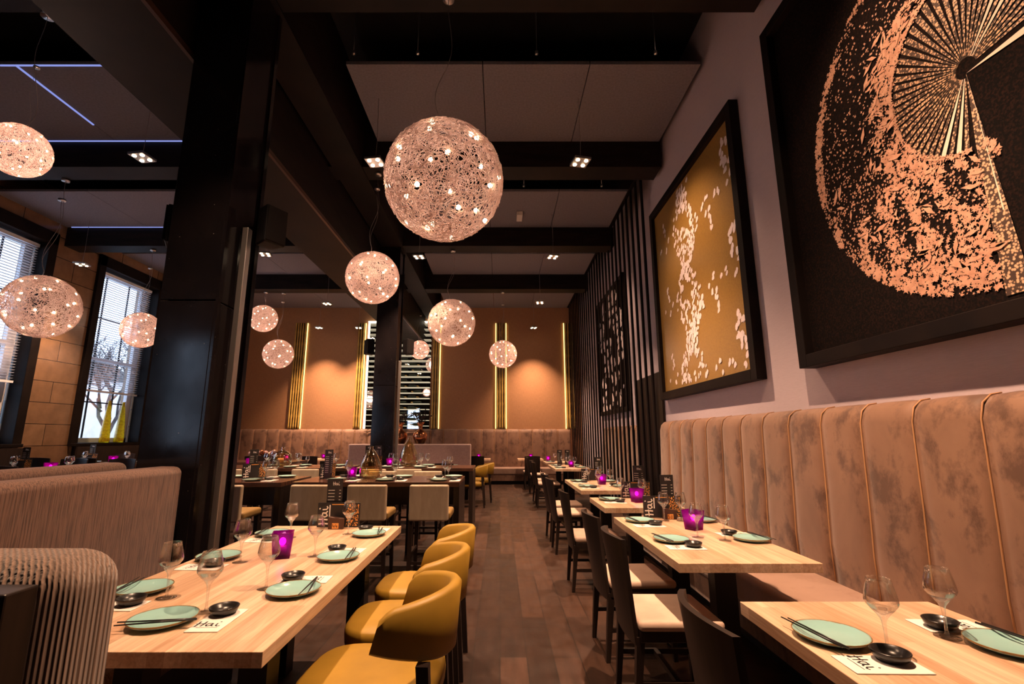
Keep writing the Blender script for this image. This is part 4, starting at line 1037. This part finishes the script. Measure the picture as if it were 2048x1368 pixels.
copper_vase(-1.96, 11.98, 'round copper vase of dark dry branches, fully visible right of column'); copper_vase(-2.45, 12.0, 'round copper vase half hidden behind the far black column')
for (x, y, s) in ((-.56, 10.0, 'nearer'), (-.44, 10.75, 'farther')): place(barrel, (x, y, 0), 0, 'mustard barrel chair at right end of rear oak table, %s one' % s, 'chair', 'mustard barrel chairs at the rear table')
# small tables at the back wall bench
for (x, s) in ((-.62, 'left'), (.85, 'right'), (-5.0, 'far left'), (-6.5, 'leftmost')):
    table('dining_table', x - .35, x + .35, 13.55, 14.25, .75, 'small oak table at the back wall bench, %s one' % s)
    candle_at(x + .02, 13.9, .75, 0, 'on the %s small table at back wall bench' % s)
    place(dchair, (x, 13.2, 0), R(90), 'dark chair with its back to us at the %s back wall table' % s, 'chair', 'dark chairs at the back wall tables')
place(dchair, (.87, 12.0, 0), R(95), 'larger dark chair seen from behind at the end of the aisle', 'chair', None, (1.05, 1.05, 1.03)) if False else None
# left rear: flower arrangement and extra place cards
fl = empty('flower_box', (-4.62, 9.6, .90)); 
tag(fl, 'low box of muted dried flowers on the dark table at the rear left', 'flowers')
MB().box(-.25, .25, -.08, .08, 0, .10).build('box', 'dark_wood', fl); rnd = random.Random(2)
for q in range(16):
    MB().sphere((rnd.uniform(-.24, .24), rnd.uniform(-.08, .08), .13 + rnd.uniform(-.02, .06)), rnd.uniform(.03, .05), 8, 6).build('flower', 'flower' if q % 3 else 'copper_vase', fl)
table('dining_table', -5.5, -3.9, 9.2, 10.0, .90, 'dark table with flowers at the rear left behind the near column', 'dark_top')
candle_at(-4.15, 9.6, .90, 0, 'on the rear left flower table'); candle_at(-5.3, 9.5, .90, 0, 'on the left end of the flower table')
for (x, s) in ((-5.05, 'left'), (-4.3, 'right')):
    place(glass, (x, 9.35, .90), 0, 'wine glass, %s one on the rear left flower table' % s, 'glass', 'wine glasses')
# window side tables
WT = [('front window table', 6.3), ('rear window table', 8.5)]
for (nm, y) in WT:
    x0, x1 = (-7.1, -5.4) if y < 8 else (-8.0, -6.3)
    table('dining_table', x0, x1, y, y + .8, .90, 'dark %s at the left wall' % nm, 'dark_top')
    candle_at((x0 + x1) / 2 + .2, y + .35, .90, 0, 'on the ' + nm)
    xc = (x0 + x1) / 2
    place(menu, (x0 + .45, y + .55, .90), 0, 'black menu card on the ' + nm, 'menu', 'wide black menu cards'); place(lcard, (x0 + .45, y + .6, .90), 0, 'tall black drinks card on the ' + nm, 'menu', 'tall black drinks cards')
    for (dx, s) in ((-.35, 'left'), (.4, 'right')):
        setting(xc + dx, y + .18, .90, PI / 2, s + ' near', nm, parts='png'); setting(xc + dx, y + .62, .90, -PI / 2, s + ' far', nm, parts='png')
        place(dchair, (xc + dx, y - .25, 0), R(90), 'low dark chair, %s near seat, %s' % (s, nm), 'chair', 'dark chairs at the window tables', (1, 1, 1.2))
        place(dchair, (xc + dx, y + 1.08, 0), R(-90), 'low dark chair, %s far seat of the %s' % (s, nm), 'chair', 'dark chairs at the window tables', (1, 1, 1.2))
